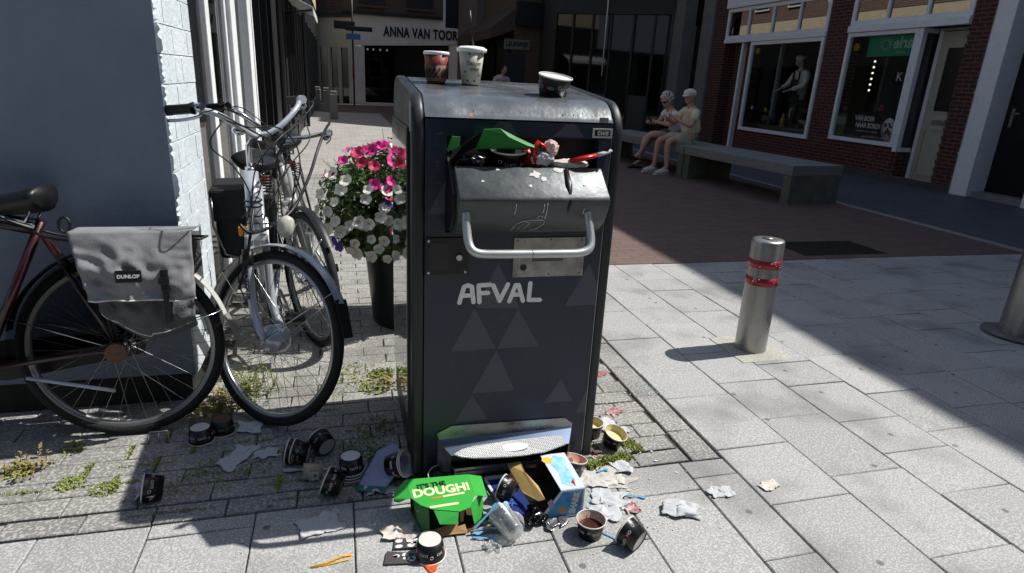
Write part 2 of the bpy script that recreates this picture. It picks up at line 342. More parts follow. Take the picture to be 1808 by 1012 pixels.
# ================================================================ NEAR WHITE WALL (left)
M_wgrey=mat('blue_grey_wall','7a8697',rough=.85,var=.13,scale=2.2,bump=.45,bscale=55,detail=9)  # blue-grey wall colour, darker than the white corner bricks
bld=thing('painted_building','pale painted wall with rough brick corner behind the parked bicycles','building',(-.61,2.62,0))
mb=MB(); mb.box((-6,2.6175,.12),(-.619,3.0,3.2)).box((-6,2.6175,3.2),(-.657,3.0,9)); obj('wall',mb,M_wgrey,bld,True)
mb=MB(); z=.12; r9=random.Random(11)
while z<3.2:
    h=.105+r9.uniform(-.006,.006); off=r9.uniform(-.007,.009)
    # each course: outer edge ragged, built as a strip of small facets
    n=9; vs=[]
    prof=[(off+r9.uniform(-.004,.004)+(r9.uniform(-.016,0) if r9.random()<.18 else 0)) for _ in range(n+1)]; prof[0]-=.006; prof[-1]-=.006
    y=2.6195
    first=True
    while y<3.165:
        L=r9.choice([.2,.25,.11]) if not first else r9.choice([.2,.1]); y1=min(y+L,3.17); o2=r9.uniform(-.001,.001)
        for k in range(n):
            za,zb=z+h*k/n,z+h*(k+1)/n-(.0035 if k==n-1 else 0)
            pa,pb=(prof[k],prof[k+1]) if first else (o2,o2)
            if k==n-1: pb-=.004
            if k==0: pa-=.004
            ya=y+ (0 if first else .002); yb=y1-.0012
            ff=r9.uniform(0,.002) if first else 0
            mb.add([(-.67,ya+ff,za),(-.61+pa,ya+ff,za),(-.61+o2,ya+.03,za),(-.61+o2,yb,za),(-.67,yb,za),(-.67,ya+ff,zb),(-.61+pb,ya+ff,zb),(-.61+o2,ya+.03,zb),(-.61+o2,yb,zb),(-.67,yb,zb)],
              [(0,1,6,5),(1,2,7,6),(2,3,8,7),(3,4,9,8),(5,6,7,8,9),(4,3,2,1,0)])
        first=False; y=y1
    z+=h
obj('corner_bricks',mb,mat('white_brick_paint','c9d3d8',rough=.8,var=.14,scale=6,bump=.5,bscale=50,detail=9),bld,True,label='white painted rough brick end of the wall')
obj('upper_wall',MB().box((-.655,2.63,3.2),(-.61,3.17,9)),M_wgrey,bld,True)
obj('plinth',MB().box((-6,2.615,-.01),(-.635,3.14,.118)),mat('black_plinth','23241f',rough=.8,var=.4,scale=12,bump=.4),bld,True)
obj('backing',MB().box((-.70,2.64,.12),(-.665,3.15,3.2)),M_wgrey,bld,True)
obj('end_trim',MB().box((-.66,3.172,1.1),(-.585,3.215,6),bev=.004),mat('dark_frame','1c2024',rough=.4,var=.1),bld,True)
# unseen houses added behind the camera to block low sky and deepen shadows
bk=thing('sky_block_house','unseen brown brick houses added behind the viewer to block low sky','building',(0,-8,0))
obj('wall',MB().box((-14,-15,0),(9.2,-8,9)),brickmat('rear_brick','5b463a','4a3a30','6f675c','W',.22,.065,.01),bk,True)
obj('roof',MB().box((-14,-15,9),(9.2,-7.9,9.2)),mat('rear_roof','333130',rough=.9),bk,True)
for i in range(7):
    for z in (.9,3.8,6.6): 
        fr_=obj('window',MB().box((-10+i*2.6,-8,z),(-8.7+i*2.6,-7.93,z+1.8)),mat('rear_frame','b5b5b0'),bk,True); obj('pane',MB().box((-9.92+i*2.6,-7.93,z+.08),(-8.78+i*2.6,-7.925,z+1.72)),mat('rear_pane','101214',rough=.08,var=0),fr_,True)
# ================================================================ LEFT STREET FACADE X=-.8
M_frame=mat('grey_white_frame','e9ecec',rough=.5,var=.08,scale=6)
M_black=mat('black_frame','121416',rough=.4,var=.1)
M_glass=glassmat('shop_glass',(.55,.57,.55),f0=.10)
M_glassd=glassmat('dark_glass',(.25,.26,.26),f0=.03)
M_inside=mat('dark_interior','2a2724',rough=.8,var=.3,scale=2)
M_wood=mat('interior_wood','6f5a42',rough=.6,var=.2,scale=5)
M_cream=mat('cream_stucco','b7ab90',rough=.85,var=.08,scale=4,bump=.2)
M_brown=brickmat('brown_brick','6a4b3a','523a2e','8a8072','W',.22,.065,.01)
M_white=mat('white_paint','c4c7c4',rough=.45,var=.06,scale=9,bump=.08,bscale=40)
M_roof=mat('roof_tar','3a3836',rough=.9)
shp=thing('glazed_shop','glazed shop front with pale grey posts beyond the painted wall','shop',(-.8,3.2,0))
mb=MB().box((-.812,3.22,.03),(-.804,4.5,2.6)); obj('window_pane',mb,M_glass,shp,True)
obj('door_pane',MB().box((-.812,4.62,.05),(-.804,5.3,2.5)),M_glass,shp,True)
obj('side_pane',MB().box((-.812,5.62,.05),(-.804,6.2,2.5)),M_glass,shp,True)
for (a,b,xx) in ((4.5,4.62,.03),(5.3,5.36,.02),(5.40,5.62,.05),(6.2,6.42,.07)):
    obj('post',MB().box((-.9,a,0),(-.8+xx,b,3.0),bev=.006),M_frame,shp,True)
obj('lintel',MB().box((-.9,3.22,2.6),(-.76,6.4,3.1)),M_frame,shp,True)
obj('rear_wall',MB().box((-3,3.2,0),(-2.95,6.4,3.1)).box((-3,3.15,0),(-.86,3.2,3.1)).box((-3,3.2,-.01),(-.86,6.4,.01)),M_wood,shp,True)
obj('upper_facade',MB().box((-6,3.01,3.1),(-.8,6.45,9)),M_wgrey,shp,True)
shp2=thing('glazed_shop','dark glazed shop front with slim black posts further down the left row','shop',(-.8,6.45,0))
M_stack=mat('dark_stack','1f2122',rough=.5,var=.3,scale=4)
obj('window_pane',MB().box((-.9,6.5,.25),(-.892,8.6,2.7)),M_glassd,shp2,True)
for y in (6.45,7.1,7.8,8.6,9.2): obj('post',MB().box((-.93,y,0),(-.8,y+.07,2.9),bev=.004),M_black if y!=7.1 else M_frame,shp2,True)
obj('sill',MB().box((-.93,6.5,0),(-.86,9.3,.25)),M_stack,shp2,True)
obj('rear_wall',MB().box((-3,6.45,0),(-2.9,10,3.0)),M_stack,shp2,True)
obj('upper_facade',MB().box((-6,6.46,2.9),(-.8,12,9)),M_wgrey,shp2,True)
# row of shops down the street: cream ground floor, brown brick above with white framed windows
def win(parent,x,y0,y1,z0,z1,side=1,fr=.07,m=M_white,g=M_glassd,panes=1):
    f=MB(); d=.06*side
    a,b=sorted((x-d,x+d*.5))
    f.box((a,y0,z0),(b,y0+fr,z1)); f.box((a,y1-fr,z0),(b,y1,z1)); f.box((a,y0+fr,z0),(b,y1-fr,z0+fr)); f.box((a,y0+fr,z1-fr),(b,y1-fr,z1))
    for k in range(1,panes):
        yy=y0+(y1-y0)*k/panes; f.box((a,yy-fr*.35,z0+fr),(b,yy+fr*.35,z1-fr))
    fo=obj('window',f,m,parent,True)
    obj('pane',MB().box((x-.02*side-.004,y0+fr,z0+fr),(x-.02*side+.004,y1-fr,z1-fr)),g,fo,True); return fo
row=thing('terrace_row','row of cream shops with brown brick upper storeys along the left side of the street','building',(-.8,12,0))
obj('ground_floor',MB().box((-6,12,0),(-.85,29.6,3.7)).box((-6,9.4,0),(-.87,12,2.9)),M_stack,row,True)
obj('wall',MB().box((-6,12,3.7),(-.8,29.6,4.5)),M_cream,row,True)
obj('wall',MB().box((-6,12,4.5),(-.79,29.6,9)),M_brown,row,True)
for i,y in enumerate([12.6,15,17.5,20,22.5,25,27.4]):
    win(row,-.79,y,y+1.1,5.0,6.9,-1,panes=1)
    win(row,-.85,y-.2,y+1.5,.4,2.6,-1,m=M_stack,panes=2)
    obj('door',MB().box((-.9,y+1.6,0),(-.83,y+2.2,2.3)),M_black,row,True)
for y in (9.9,17): obj('downpipe',MB().cyl((-.76,y,0),(-.76,y,9),.04),M_stack,row,True)
# striped awning over the left row
aw=thing('awning','pale striped awning sticking out high over the left shop row','awning',(-.8,12.0,3.2))
Aa=(-.8,-.36)
mb=MB()
n=14
for i in range(n):
    y0=11.6+i*.16; dz=.02 if i%2 else 0
    mb.add([(Aa[0],y0,2.50+dz),(Aa[0],y0+.16,2.50+dz),(Aa[1],y0+.16,2.30+dz),(Aa[1],y0,2.30+dz),(Aa[0],y0,2.52+dz),(Aa[0],y0+.16,2.52+dz),(Aa[1],y0+.16,2.32+dz),(Aa[1],y0,2.32+dz)],[(3,2,1,0),(4,5,6,7),(0,1,5,4),(1,2,6,5),(2,3,7,6),(3,0,4,7)])
obj('canopy',mb,mat('awning_cloth','c5c8c6',rough=.8,var=.1),aw,True)
obj('valance',MB().box((-.37,11.6,2.22),(-.355,13.84,2.30)),MC['awning_cloth'],aw,True)
obj('arm',MB().cyl((-.8,11.62,2.2),(-.38,11.62,2.28),.02),M_black,aw,True)
# ================================================================ END OF THE STREET
M_stone=mat('pale_stone','e6e0d6',rough=.8,var=.06,scale=2,bump=.2)
M_dbrick=brickmat('dark_brown_brick','5a453b','463730','6f675e','W',.22,.065,.01)
avt=thing('fashion_shop','corner fashion shop with pale stone front and black lettering at the street end','shop',(3.5,30,0))
obj('upper_wall',MB().box((.3,30,3.75),(8,40,10)),M_dbrick,avt,True)
obj('fascia',MB().poly([(.6,29.95,2.45),(8,29.95,2.9),(8,29.95,3.6),(5.9,29.95,3.72),(.6,29.95,3.74)],.2,(0,1,0)),M_stone,avt,True)
obj('pillar',MB().box((.6,29.95,0),(1.15,30.15,2.45)),M_stone,avt,True)
obj('pillar',MB().box((4.9,29.95,0),(5.3,30.15,2.75)),M_stone,avt,True)
obj('window_pane',MB().box((1.15,30.1,.1),(2.5,30.12,2.6)),M_glassd,avt,True)
obj('interior',MB().box((1.1,32,0),(7,32.1,3)).box((.7,30.16,-.0),(7,32,.05)),M_inside,avt,True)
obj('sill',MB().box((1.15,29.96,0),(2.5,30.08,.1)),M_stone,avt,True)
# left splayed face with three narrow openings
P0=Vector((.6,29.95,0)); P1=Vector((-1.05,31.4,0)); dr=(P1-P0).normalized(); Ms=Matrix.Translation(P0)@Matrix.Rotation(math.atan2(dr.y,dr.x),4,'Z')
LL=(P1-P0).length
mb=MB(); cols=[(0,.2),(.62,.78),(1.2,1.36),(1.85,LL)]
for a,b in cols: mb.box((a,-.12,0),(b,.0,2.35),Ms)
mb.box((0,-.12,2.35),(LL,0,3.6),Ms); obj('side_wall',mb,mat('beige_stone','dfd5b8',rough=.8,var=.06),avt,True)
for a,b in ((.2,.62),(.78,1.2),(1.36,1.85)): obj('side_window',MB().box((a,-.08,0),(b,-.06,2.35),Ms),M_glassd,avt,True)
obj('side_wall',MB().box((0,-.5,3.6),(LL,-.02,10),Ms),M_dbrick,avt,True)
obj('cornice',MB().box((-.05,-.15,3.6),(LL+.1,.12,3.72),Ms).box((.2,29.8,3.74),(8,30,3.86)),M_black,avt,True)
mb=MB(); text(mb,'ANNA VAN TOOR',.56,FRONT(3.62,29.93,3.1),bold=.018,depth=.04,sx=.66,space=1.08)
obj('lettering',mb,M_black,avt,True)
for a,b in ((.93,2.05),(3.0,4.12),(5.05,6.2)):
    f=obj('upper_window',MB().box((a,29.93,4.15),(b,29.99,6.2)),M_black,avt,True); obj('sill',MB().box((a-.08,29.88,4.03),(b+.08,29.98,4.13)),M_dbrick,f,True)
mb=MB()
for x in (1.3,1.55,1.85,2.15): mb.sphere((x,30.3,2.35),.05,8)
obj('spot_lamp',mb,mat('lamp_white','f5f2e8',emis=('fff6e0',1.5),var=0),avt,True,kind='stuff')
# mannequins in the window
def mann(x,y,m,label):
    t=thing('mannequin',label,'mannequin',(x,y,.06))
    bm=skin('body',[(0,0,.9),(0,0,1.15),(0,0,1.4),(0,0,1.5),(0,0,1.66),(.08,0,.5),(.1,0,.05),(-.08,0,.5),(-.1,0,.05),(.2,0,1.38),(.25,0,1.1),(-.2,0,1.38),(-.24,0,1.1)],
      [(0,1),(1,2),(2,3),(3,4),(0,5),(5,6),(0,7),(7,8),(2,9),(9,10),(2,11),(11,12)],[.15,.12,.15,.05,.1,.08,.06,.08,.06,.06,.045,.06,.045],sub=1)
    obj('body',bm,m,t)
mann(1.42,30.7,mat('pale_cloth','8f9597'),'pale clothed shop mannequin at the left of the fashion shop window')
mann(2.0,30.8,mat('denim_cloth','6f7f8c'),'mannequin in light blue clothes, right of the other one in the shop window')
# pole with lamp arms and street name
pole=thing('street_pole','thin dark pole with blue street name plate before the fashion shop','street pole',(.62,28,0))
obj('pole',MB().cyl((.62,28,0),(.62,28,5),.035),M_black,pole,True)
obj('signal_arm',MB().box((-.1,27.9,2.98),(.72,28.1,3.28),bev=.03),M_black,pole,True)
obj('signal_arm',MB().box((.35,27.8,2.93),(1.4,28.0,3.1),bev=.03),M_black,pole,True)
np_=obj('name_plate',MB().box((.36,27.86,2.6),(.92,27.89,2.82)),mat('blue_plate','4a7fb8',var=.05),pole,True)
obj('band',MB().cyl((.62,28,1.1),(.62,28,1.55),.045),mat('red_band','7a2a2a'),pole,True)
# far brick house left of the fashion shop
hb=thing('brick_house','brown brick house at the left end of the street with a wall lamp','house',(-1.5,30.8,0))
obj('wall',MB().box((-6,31.2,0),(-1.05,40,10)),M_brown,hb,True)
obj('trim',MB().box((-1.15,31.05,0),(-1.03,31.25,3.6)),M_cream,hb,True)
win(hb,0,0,0.01,0,.01) if False else None
obj('window',MB().box((-1.75,31.15,3.9),(-1.45,31.25,5)),M_black,hb,True)
lp=thing('wall_lamp','glass lantern on a bracket on the far brick house','lamp',(-1.58,31.1,3.0))
obj('glass',MB().cyl((-1.6,30.95,3.2),(-1.6,30.95,3.55),.08,.11,n=8),mat('lantern_glass','c9d0d0',rough=.2),lp,True)
obj('cap',MB().cyl((-1.6,30.95,3.55),(-1.6,30.95,3.8),.14,.03,n=8),M_black,lp,True)
obj('bracket',MB().tube([(-1.6,30.95,3.2),(-1.6,30.95,2.85),(-1.1,30.95,2.85)],.02),M_black,lp,True)
sg=thing('hanging_sign','small black sign board hanging beside the far brick house','sign',(-1.2,30.9,2.6))
obj('board',MB().box((-1.42,30.88,2.58),(-.94,30.95,2.82)),M_black,sg,True)
mb=MB(); text(mb,'VERSCHUUREN',.09,FRONT(-1.18,30.87,2.7),depth=.01,sx=.7); obj('lettering',mb,M_frame,sg,True)
# small street posts
for i,(x,y,l) in enumerate(((-.16,19.96,'nearest small grey steel street post beyond the bicycles'),(-.43,23.6,'small grey street post just behind the nearest one'),(-1.0+.25,24.6,'small grey street post by the left shop row'))):
    if i==0:
        sp0=thing('street_post',l,'bollard',(x,y,0),group='small steel posts down the street')
        obj('body',MB().box((-.12,-.05,0),(.12,.05,.72),bev=.03),mat('post_steel','8f8c84',rough=.5,metal=.3),sp0)
        obj('cap',MB().box((-.1,-.04,.722),(.1,.04,.8),bev=.03),MC['post_steel'],sp0)
    else: dup(sp0,(x,y,0),label=l)
# ================================================================ RIGHT SIDE BUILDINGS
M_rb=brickmat('red_brick','5a2620','431b16','6a5a50','W',.21,.063,.009,rough=.85,bump=.7)
M_wht=mat('white_wood','e6e8e6',rough=.45,var=.05,scale=10,bump=.05,bscale=30)
M_cdoor=mat('cream_door','aeaa98',rough=.5,var=.05)
M_gcol=mat('grey_stone_column','6d726f',rough=.75,var=.15,scale=5,bump=.2)
rbk=thing('brick_shop','dark red brick shop with white framed display windows on the right','shop',(9.3,11,0))
X=9.3
def rwall(name,y0,y1,z0,z1,x0=9.3,x1=9.6,m=None): return obj(name,MB().box((x0,y0,z0),(x1,y1,z1)),m or M_rb,rbk,True)
# brick masonry pieces (butted, never overlapping in one plane)
rwall('masonry',13.62,15.3,2.49+1.0,9.2); rwall('masonry',11.2,13.62,3.49,9.2); rwall('masonry',8.13,10.6,3.49,9.2); rwall('masonry',10.6,11.2,.0,9.2); rwall('masonry',7.78,8.13,0,9.2)
rwall('masonry',14.72,15.3,0,3.49)
rwall('masonry',11.2,13.62,.0,.47); rwall('masonry',9.0,10.6,.0,.55)
rwall('masonry',-3,6.55,0,9.2); rwall('masonry',6.55,7.78,3.3,9.2)
obj('masonry',MB().box((9.31,13.62,0),(9.6,13.75,2.49)).box((9.6,14.1,0),(9.7,14.72,2.49)),M_rb,rbk,True)
# protruding quoin bricks at the pier edges
mb=MB(); z=.1; k=0
while z<9:
    d=.02 if k%2 else .0
    mb.box((9.294,8.131,z),(9.5,8.131+.012+d,z+.055)); mb.box((9.294,11.2,z),(9.5,11.212+d,z+.055)) if z>2.5 else None
    z+=.063; k+=1
obj('edge_bricks',mb,M_rb,rbk,True,kind='stuff')
obj('stone_base',MB().box((9.27,8.15,-.01),(9.299,13.6,.1)).box((9.27,7.72,-.01),(9.299,8.14,.1)),mat('base_stone','4a4744',rough=.8,var=.2),rbk,True)
def frame(name,y0,y1,z0,z1,x=9.27,th=.07,fr=.075,n=1,hz=None,m=None,g=None,label=None,par=None):
    f=MB(); f.box((x,y0,z0),(x+th,y0+fr,z1)).box((x,y1-fr,z0),(x+th,y1,z1)).box((x,y0+fr,z0),(x+th,y1-fr,z0+fr)).box((x,y0+fr,z1-fr),(x+th,y1-fr,z1))
    for k in range(1,n):
        yy=y0+(y1-y0)*k/n; f.box((x,yy-fr*.35,z0+fr),(x+th,yy+fr*.35,z1-fr))
    fo=obj(name,f,m or M_wht,par or rbk,True,label=label)
    obj('pane',MB().box((x+th*.5,y0+fr,z0+fr),(x+th*.5+.006,y1-fr,z1-fr)),g or M_glassd,fo,True); return fo
M_rglass=glassmat('right_shop_glass',(.92,.94,.92),f0=.05)
M_tglass=glassmat('transom_glass',(.15,.15,.15),f0=.35)
frame('window',11.22,13.62,.5,2.47,g=M_rglass,label='large display window with a cook behind it')
frame('transom',11.2,14.72,2.56,3.25,n=4,g=M_tglass,fr=.08)
obj('beam',MB().box((9.22,11.2,3.26),(9.4,14.75,3.48)).box((9.25,11.2,2.475),(9.36,14.72,2.555)),M_wht,rbk,True)
frame('window',9.03,10.6,.57,2.5,g=M_rglass,fr=.07,label='display window with a green board and food posters')
frame('transom',8.14,10.6,2.62,3.25,n=3,g=M_tglass,fr=.08)
obj('beam',MB().box((9.22,8.14,3.26),(9.4,10.62,3.48)).box((9.23,8.14,2.505),(9.36,10.6,2.615)),M_wht,rbk,True)
# angled side pane next to the recessed cream door
f=MB().box((9.27,8.94,.5),(9.36,9.025,2.5)).box((9.6,8.86,.0),(9.68,8.93,2.5)).box((9.36,8.95,.5),(9.6,9.01,.57)).box((9.36,8.95,2.43),(9.6,9.01,2.5))
fo=obj('side_window',f,M_wht,rbk,True); obj('pane',MB().box((9.36,8.975,.57),(9.6,8.983,2.43)),M_rglass,fo,True)
obj('masonry',MB().box((9.31,8.94,0),(9.6,9.0,.49)),M_rb,rbk,True)
dr_=obj('door',MB().box((9.6,8.19,.03),(9.66,8.86,2.45)),M_cdoor,rbk,True,label='cream wooden door with tall narrow glass')
mb=MB().box((9.585,8.26,.15),(9.6,8.78,.18)).box((9.585,8.26,.9),(9.6,8.78,.93)).box((9.585,8.26,.18),(9.6,8.29,.9)).box((9.585,8.75,.18),(9.6,8.78,.9)).box((9.585,8.3,1.18),(9.6,8.72,1.21)).box((9.585,8.3,2.2),(9.6,8.72,2.23)).box((9.585,8.3,1.21),(9.6,8.33,2.2)).box((9.585,8.69,1.21),(9.6,8.72,2.2))
obj('moulding',mb,M_cdoor,dr_,True)
obj('pane',MB().box((9.592,8.33,1.21),(9.599,8.69,2.2)),M_black,dr_,True)
obj('letter_slot',MB().box((9.575,8.38,1.0),(9.59,8.66,1.07)),mat('steel','9a9a98',rough=.3,metal=.8),dr_,True)
obj('door_frame',MB().box((9.55,8.13,0),(9.6,8.185,2.5)).box((9.55,8.185,2.46),(9.6,8.86,2.5)),M_cdoor,rbk,True)
obj('step',MB().box((9.35,8.15,-.01),(9.6,8.9,.03)),MC['base_stone'],rbk,True)
# recessed entrance left of window: orange wooden door with pale jamb
obj('door',MB().box((9.45,13.76,.05),(9.5,14.08,2.47)),mat('orange_wood','7a2f12',rough=.5,var=.15),rbk,True,label='orange brown wooden door edge')
obj('jamb',MB().box((9.33,13.98,.0),(9.44,14.06,2.48)),M_wht,rbk,True)
# interiors
obj('rear_wall',MB().box((13.9,-3,0),(14,15.45,9.2)).box((9.65,-3.1,0),(13.9,-3,9.2)),M_inside,rbk,True)
obj('interior_wall',MB().box((12.3,8.95,0),(12.4,15.3,3.4)).box((9.62,15.3,0),(12.3,15.4,3.4)).box((9.7,8.88,0),(12.3,8.94,3.4)).box((9.62,8.95,3.3),(12.3,15.3,3.4)),mat('shop_interior','77726a',rough=.8,var=.15,scale=2),rbk,True)
obj('partition',MB().box((10.6,10.9,0),(12.3,10.98,3.3)),mat('grey_partition','7f858b',var=.1),rbk,True)
obj('interior_floor',MB().box((9.61,8.95,-.01),(12.3,15.3,.05)),MC['shop_interior'],rbk,True)
obj('shop_counter',MB().box((9.63,11.4,.05),(9.78,13.3,.62)).box((9.62,11.35,.62),(9.80,13.35,.66)),mat('counter','44413c',rough=.4,var=.2),rbk,True)
obj('light_column',MB().box((9.68,13.0,.66),(9.76,13.08,3.2)),mat('pale_post','8d9294'),rbk,True)
# downpipe, white column and black door at right
obj('downpipe',MB().cyl((9.27,7.745,.0),(9.27,7.745,9),.02).cyl((9.27,7.745,1.5),(9.27,7.745,1.53),.03).cyl((9.27,7.745,.6),(9.27,7.745,.63),.03),M_wht,rbk,True)
obj('column',MB().box((9.2,7.42,0),(9.62,7.70,3.3),bev=.01),M_wht,rbk,True,label='tall white painted door post')
bd=obj('door',MB().box((9.55,6.6,.09),(9.6,7.42,3.2)),mat('black_door','0b0c0e',rough=.35,var=.2),rbk,True,label='black panelled door')
obj('handle',MB().box((9.52,7.28,1.05),(9.55,7.32,1.32),bev=.004).cyl((9.5,7.3,1.25),(9.5,7.18,1.25),.012),MC['steel'],bd,True)
obj('letter_slot',MB().box((9.53,6.72,.92),(9.55,7.02,1.0)),MC['steel'],bd,True)
obj('threshold',MB().box((9.3,6.55,-.01),(9.6,7.42,.085)),mat('threshold_stone','7d7d7a'),rbk,True)
obj('column',MB().box((9.2,6.3,0),(9.62,6.58,3.3),bev=.01),M_wht,rbk,True)
obj('masonry',MB().box((9.3,7.421,3.2),(9.6,7.5,3.3)),M_rb,rbk,True)
for y in (7,9.3,11.7,14): win(rbk,9.3,y,y+1.1,4.6,6.6,1)
obj('roof',MB().box((9.25,-3,9.2),(14,15.45,9.35)),M_roof,rbk,True)
# wall plate & hanging things in window two
mb=MB().box((9.36,9.2,2.08),(9.38,10.15,2.42)); gb=obj('green_board',mb,mat('green_sign','169068',rough=.5,var=.05),None,label='green hanging board with mirrored lettering behind the right shop window',cat='sign')
SIDE=lambda x,y,z,fl=1:Matrix.Translation((x,y,z))@Matrix.Rotation(-PI/2,4,'Z')@Matrix.Rotation(PI/2,4,'X')@Matrix.Scale(-1 if fl<0 else 1,4,(1,0,0))
mb=MB(); text(mb,'arle',.26,SIDE(9.357,9.38,2.29,-1),bold=.006); text(mb,'ambacht',.06,SIDE(9.357,9.4,2.14,-1)); obj('lettering',mb,mat('pale_green','a8c8b4',var=.03),gb,True)
mb=MB()
for i in range(14):
    t=PI*2*i/14; c=Vector((9.357,9.75,2.27)); mb.tube([c+Vector((0,math.cos(t)*.07,math.sin(t)*.06)),c+Vector((0,math.cos(t)*.14,math.sin(t)*.12))],.008,n=4)
obj('emblem',mb,MC['pale_green'],gb,True)
ps=thing('food_poster','black food poster with white words and a plate of food in the right window','poster',(9.35,9.7,.8))
obj('sheet',MB().box((9.345,9.12,.66),(9.352,10.28,1.12)),M_black,ps,True)
mb=MB(); text(mb,'VAN BOER',.12,SIDE(9.343,9.85,1.0),bold=.003,sx=.8); text(mb,'NAAR BORD?',.12,SIDE(9.343,9.75,.88),bold=.003,sx=.8); text(mb,'het lekkerste vlees van dichtbij',.04,SIDE(9.343,9.75,.78)); obj('lettering',mb,M_wht,ps,True)
obj('plate',MB().lathe([(0,.0),(.13,.0),(.15,.006),(0,.008)],24,Matrix.Translation((9.34,9.27,.86))@Matrix.Rotation(-PI/2,4,'Y')@Matrix.Scale(1.25,4,(1,0,0))),M_wht,ps,True)
mb=MB()
for _ in range(22): mb.sphere((9.33,9.27+rnd.uniform(-.07,.07),.86+rnd.uniform(-.09,.09)),.022,6)
obj('food',mb,mat('meat','7a4526',var=.4,scale=40),ps,True)
mp=thing('meadow_poster','small picture of a grass field with white animals in the lower window corner','poster',(9.35,10.42,.8))
obj('sheet',MB().box((9.345,10.3,.68),(9.352,10.56,1.06)),mat('meadow_green','4d5c2c',var=.3,scale=12),mp,True)
obj('picture',MB().box((9.342,10.3,.86),(9.3445,10.56,1.0)),mat('pale_blotch','9aa098',col2='4d5c3c',scale=22),mp,True)
ks=thing('letter_sign','round dark sign with a pale letter K deep in the right window','sign',(9.6,9.8,1.7))
obj('disc',MB().lathe([(0,0),(.14,0),(.14,.02),(0,.02)],24,Matrix.Translation((9.8,9.72,1.75))@Matrix.Rotation(-PI/2,4,'Y')),M_black,ks,True)
mb=MB(); text(mb,'K',.22,SIDE(9.776,9.72,1.75)); obj('lettering',mb,M_frame,ks,True)
# decorations: hanging lights, flowers
def blob(name,c,r,m,label,cat):
    mb=MB()
    for k in range(6):
        t=k*PI/3; mb.sphere((c[0],c[1]+math.cos(t)*r*.6,c[2]+math.sin(t)*r*.6),r*.45,6)
    obj(name,mb,m,None,label=label,cat=cat)
blob('paper_flower',(9.36,10.42,2.25),.07,mat('yellow_paper','c8a020'),'yellow paper flower in the top left corner of the right window','paper flower')
blob('paper_flower',(9.36,13.42,2.27),.07,MC['yellow_paper'],'yellow paper flower in the top left corner of the cook\'s window','paper flower')
blob('paper_flower',(9.36,12.8,1.0),.05,MC['yellow_paper'],'yellow paper flower low in the middle of the cook\'s window','paper flower')
blob('paper_flower',(9.36,9.55,1.2),.06,mat('coral_paper','b03a2e'),'coral paper flower above the food poster','paper flower')
blob('paper_flower',(9.36,10.4,1.15),.05,mat('magenta_paper','a02060'),'magenta paper flower above the meadow picture','paper flower')
blob('paper_flower',(9.36,9.6,.72),.05,MC['magenta_paper'],'magenta paper flower at the bottom of the food poster','paper flower')
blob('paper_flower',(9.36,11.42,1.05),.06,MC['magenta_paper'],'magenta paper flower at the right of the cook\'s window','paper flower')
blob('paper_flower',(9.36,11.34,2.3),.05,mat('orange_paper','b85a20'),'orange paper ornament in the top right corner of the cook\'s window','paper flower')
blob('paper_flower',(9.36,13.3,1.02),.05,mat('paper_white','b9b9b0'),'white paper flower low at the left of the cook\'s window','paper flower')
lt=thing('light_string','string of small white star lights hanging in the right window','lights',(9.4,9.95,1.9))
mb=MB(); 
for k in range(6): mb.sphere((9.42,9.98,2.0-k*.1),.02,6)
obj('bulb',mb,MC['lamp_white'],lt,True,kind='stuff'); obj('cord',MB().cyl((9.43,9.98,2.4),(9.43,9.98,1.4),.003,n=4),M_black,lt,True)
# goods along the counter of window one
goods=[('meat_tray','tray of packed cuts',13.0,.18),('meat_tray','',12.2,.2),('meat_tray','',11.7,.24)]
for i,(y,c,l) in enumerate(((13.2,'6b5a4a','dark pot with pale handle at the left of the cook\'s counter'),(12.95,'3a3634','dark basket second from the left on the cook\'s counter'),(12.6,'b0a040','yellow bottle on the cook\'s counter'),(12.2,'4b3a30','low brown tray in the middle of the cook\'s counter'),(11.75,'8d8878','heap of pale packages in front of the cook'))):
    mb=MB()
    if i==2: mb.lathe([(0,.66),(.05,.66),(.05,.82),(.02,.88),(.02,.95),(0,.95)],12,Matrix.Translation((9.71,y,0)))
    elif i in(0,1): mb.lathe([(0,.66),(.09,.66),(.12,.85),(.11,.86),(.08,.69),(0,.69)],14,Matrix.Translation((9.72,y,0))); mb.tube([(9.72,y+.1*math.cos(t*.4),.84+.14*math.sin(t*.4)) for t in range(9)],.012,n=5)
    else:
        for _ in range(9 if i==4 else 4): 
            q=(9.71+rnd.uniform(-.02,.03),y+rnd.uniform(-.2,.2),.66+rnd.uniform(.0,.14 if i==4 else .02)); mb.box((q[0]-.06,q[1]-.08,q[2]),(q[0]+.06,q[1]+.08,q[2]+.05),bev=.015)
    obj(('pot','basket','bottle','tray','package_heap')[i],mb,mat('goods%d'%i,c,rough=.5,var=.2,scale=20),None,label=l,cat=('pot','basket','bottle','tray','packages')[i])
# hooked tool rail behind cook
obj('sausage_rail',MB().cyl((10.3,13.4,2.3),(10.3,11.3,2.3),.012,n=6).cyl((10.0,12.62,.66),(10.0,12.75,2.3),.015,n=6),MC['steel'],rbk,True)
obj('wall_poster',MB().box((11.9,12.2,1.3),(11.92,12.6,1.95)),mat('poster_grey','3e4a44'),rbk,True)
# ---- grey corner building with dark glass (turning toward the street)
cor=thing('glass_building','dark glazed corner building with grey stone columns behind the seated couple','building',(8.5,17,0))
def gbx(name,a,b,m,label=None): return obj(name,MB().box(a,b),m,cor,True,label=label)
gbx('column',(9.24,15.31,0),(9.6,15.85,9.2),M_gcol); gbx('column',(9.1,16.55,0),(9.5,17.1,9.2),M_gcol)
gbx('recess',(9.5,15.86,0),(9.6,16.54,9.2),M_black); gbx('upper_window',(9.45,15.86,3.0),(9.49,16.54,4.2),M_glassd)
